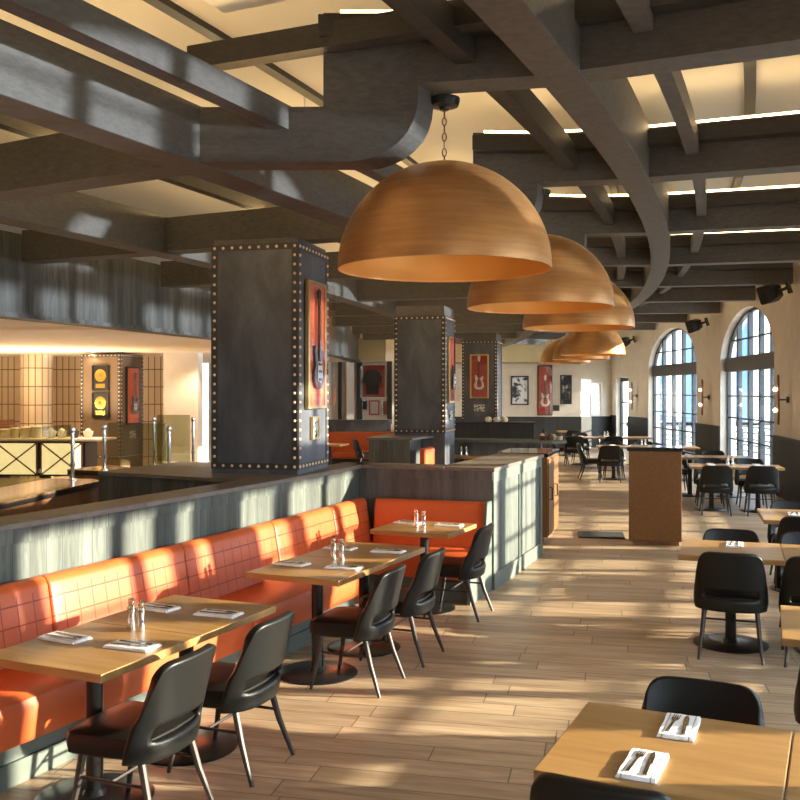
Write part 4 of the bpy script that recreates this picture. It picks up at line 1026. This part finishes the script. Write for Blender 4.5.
for i in range(4):
    x = -7.50 + 0.20*i; s = 0.085 if i < 3 else 0.10
    b = MB(); hh = 0.17+0.02*i; b.lathe([(0,0),(s*0.8,0)] + [(s*(0.97+0.03*(j % 2)), hh*j/8) for j in range(9)] + [(0,hh)], 16)
    tag(b.build('cup_stack', 'chinac', None, (x,17.85,1.11), 0, smooth=True), ('leftmost stack of cream cups on the buffet','second stack of cream cups on the buffet','third stack of cream cups on the buffet','widest stack of cream cups on the buffet, right end')[i], 'cups', 'stacked cups on the buffet')
for i, (x, m) in enumerate(((-6.62,'chinaw'),(-6.42,'chinaw'),(-6.18,'steel_strip'),(-5.92,'chinaw'))):
    root = thing('serving_dish', ('white serving bowl next to the cream cups','second white serving bowl on the buffet','dark serving bowl on the buffet','white serving bowl at the right end of the buffet')[i], 'bowl', (x,17.85,1.11), 0, 'bowls on the buffet')
    b = MB(); b.lathe([(0,0),(0.06,0),(0.09,0.08),(0.095,0.13),(0.085,0.13),(0.05,0.03),(0,0.025)], 18); b.build('bowl', m, root, smooth=True)
    b = MB(); b.lathe([(0,0.03),(0.07,0.08),(0.05,0.16),(0,0.19)], 12); b.build('contents', m, root, smooth=True)
# tiled walls and tiled round column
def tiled_wall(name, p0, p1, z1):
    p0, p1 = Vector((*p0,0)), Vector((*p1,0)); L = (p1-p0).length
    b = MB(); dd = (p1-p0)/L; nn_ = Vector((-dd.y,dd.x,0))*0.2
    b.prism([(v.x,v.y) for v in (p0,p1,p1+nn_,p0+nn_)], -0.02, z1)
    for f in b.bm.faces:
        for lp in f.loops: lp[b.uv].uv = ((lp.vert.co-p0).dot(dd), lp.vert.co.z)
    return struct(b.build(name, 'tile'))
tiled_wall('wall_tiled', (-14,23.0), (-5.2,22.6), 2.84)
b = MB(); n_ = 28; q0 = Vector((-8.35,21.6,0)); rr = 0.36
for j in range(n_):
    a0, a1 = 2*PI*j/n_, 2*PI*(j+1)/n_
    b.quad([q0+Vector((rr*math.cos(a0),rr*math.sin(a0),0)), q0+Vector((rr*math.cos(a1),rr*math.sin(a1),0)), q0+Vector((rr*math.cos(a1),rr*math.sin(a1),2.84)), q0+Vector((rr*math.cos(a0),rr*math.sin(a0),2.84))], [(a0*rr,0),(a1*rr,0),(a1*rr,2.84),(a0*rr,2.84)])
tag(b.build('tiled_column', 'tile'), 'round beige tiled column behind the buffet', 'column')
b = MB(); b.box((-4.75,20.6,1.42), (0.75,0.5,2.84)); struct(b.build('wall_pier', 'plaster'))
b = MB(); b.box((-8.6,20.3,1.22), (0.5,0.4,0.05)); b.box((-8.6,20.3,1.32), (0.4,0.3,0.12)); b.box((-8.6,20.3,0.6), (0.12,0.12,1.2)); tag(b.build('side_stand', 'guitar_neck'), 'small wooden stand at the far left behind the cups', 'stand')
# framed pictures in the sliver right of the white pier
for i, z in enumerate((2.05,1.55,1.05)):
    o = thing('picture_frame', ('top framed picture in the narrow gap left of the nearest column','middle red framed picture in the narrow gap left of the nearest column','bottom framed picture in the narrow gap left of the nearest column')[i], 'picture frame', (-5.1,26.98,z), 0)
    b = MB(); b.box((0,-0.02,0), (0.34,0.04,0.4)); b.build('frame', 'black', o)
    b = MB(); b.box((0,-0.045,0), (0.24,0.01,0.3)); b.build('print', ('paper','red','paper')[i], o)
# downlights in the bar soffit
for i, (r0, ph) in enumerate(((44.0,-16.5),(42.5,-13.0),(41.0,-9.6),(40.5,-11.0),(38.0,-12.5),(44.4,-20.5),(43.5,-9.5))):
    p = pol(r0, ph, 2.83)
    root = thing('downlight', 'recessed round downlight in the cream bar soffit', 'downlight', p, 0, 'downlights in the bar soffit')
    b = MB(); b.lathe([(0.05,-0.004),(0.075,-0.004),(0.075,0.0),(0.05,0.0)], 20); b.build('trim_ring', 'white', root)
    b = MB(); b.lathe([(0,-0.002),(0.05,-0.002),(0.05,0.0),(0,0.0)], 20); b.build('lens', 'downlight', root)
    ld = bpy.data.lights.new('bar_downlight', 'SPOT'); ld.energy = 115; ld.color = (1,0.78,0.52); ld.spot_size = R(130); ld.spot_blend = 0.6; ld.shadow_soft_size = 0.05
    lo = bpy.data.objects.new('bar_downlight', ld); COL.objects.link(lo); lo.location = p - Vector((0,0,0.02))
# unseen area lamp added near the buffet, standing in for the soffit's warm glow
ld = bpy.data.lights.new('added_soffit_uplight', 'AREA'); ld.shape = 'RECTANGLE'; ld.size = 4.0; ld.size_y = 0.5; ld.energy = 150; ld.color = (1,0.76,0.48)
lo = bpy.data.objects.new('added_soffit_uplight', ld); COL.objects.link(lo); lo.location = (-8.0,19.0,1.45); lo.rotation_euler = (PI,0,0)

# ------------------------------------------------------------------ outside
root = thing('street_building', 'pale building with blue glass bays seen through the arched windows', 'building', (24,62,0), R(8))
b = MB(); b.box((0,6,9), (44,10,18)); b.build('wall', mat('blue_facade_glass', (0.10,0.20,0.42), 0.3), root)
for i in range(15):
    b = MB(); b.box((-21+3.0*i,0.6,9), (1.15,1.2,18)); b.build('pilaster', 'white', root)

root = thing('terrace_railing', 'slatted timber terrace railing with posts outside the arched windows', 'railing', pol(57.3,-10,-0.3))
o_ = pol(57.3,-10,-0.3)
def sub(v): return v - o_
for z in (0.22,0.40,0.58,0.76,0.94,1.08):
    b = MB(); rings = []
    for i in range(43):
        ph = -33 + i; rings.append([sub(pol(57.3+a, ph, z+c)) for a, c in ((-0.02,-0.025),(0.02,-0.025),(0.02,0.025),(-0.02,0.025))])
    b.loft(rings); b.build('slat', 'mullion', root)
for i in range(26):
    ph = -32.4 + 1.62*i; w = 0.12; tall = ph < -15.5
    b = MB(); v = sub(pol(57.38, ph, 0)); b.box((v.x,v.y,(3.6 if tall else 1.15)/2), (0.2,(0.26 if tall else 0.07),3.6 if tall else 1.15), R(ph)); b.build('post', 'mullion', root)

# ------------------------------------------------------------------ light, world, camera
def sun(name, d, e, col, ang):
    ld = bpy.data.lights.new(name, 'SUN'); ld.energy = e; ld.color = col; ld.angle = R(ang)
    o = bpy.data.objects.new(name, ld); COL.objects.link(o); o.rotation_euler = Vector(d).to_track_quat('-Z','Y').to_euler(); return o
sun('low_sun', (-0.975,0.05,-0.216), 19.0, (1.0,0.86,0.64), 0.9)
sun('facade_glint', (-0.99,0.10,0.072), 4.4, (0.93,0.97,1.0), 1.2)
for k in (0,1,2,5,6,7):
    ld = bpy.data.lights.new('pendant_light', 'POINT'); ld.energy = 2.5; ld.color = (1,0.68,0.34); ld.shadow_soft_size = 0.06
    p = pol(51.62, K0+DK*k, 3.05); lo = bpy.data.objects.new('pendant_light', ld); COL.objects.link(lo); lo.location = p
W = bpy.data.worlds.new('sky'); SC.world = W; W.use_nodes = True
bg = W.node_tree.nodes['Background']; bg.inputs['Color'].default_value = (0.80,0.91,1.0,1); bg.inputs['Strength'].default_value = 6.0
cd = bpy.data.cameras.new('camera'); cam = bpy.data.objects.new('camera', cd); COL.objects.link(cam)
cam.location = (0,0,2.0); cam.rotation_euler = (PI/2,0,0); cd.sensor_width = 36; cd.lens = 36*940/800; cd.shift_y = -9/800; cd.clip_end = 300
SC.camera = cam
vs = SC.view_settings; vs.view_transform = 'Standard'; vs.look = 'None'; vs.exposure = 0.6; vs.gamma = 1.0; vs.use_curve_mapping = False
SC.cycles.use_denoising = True
SC.cycles.max_bounces = 8; SC.cycles.diffuse_bounces = 5; SC.cycles.glossy_bounces = 3; SC.cycles.transparent_max_bounces = 12
SC.cycles.sample_clamp_indirect = 6.0
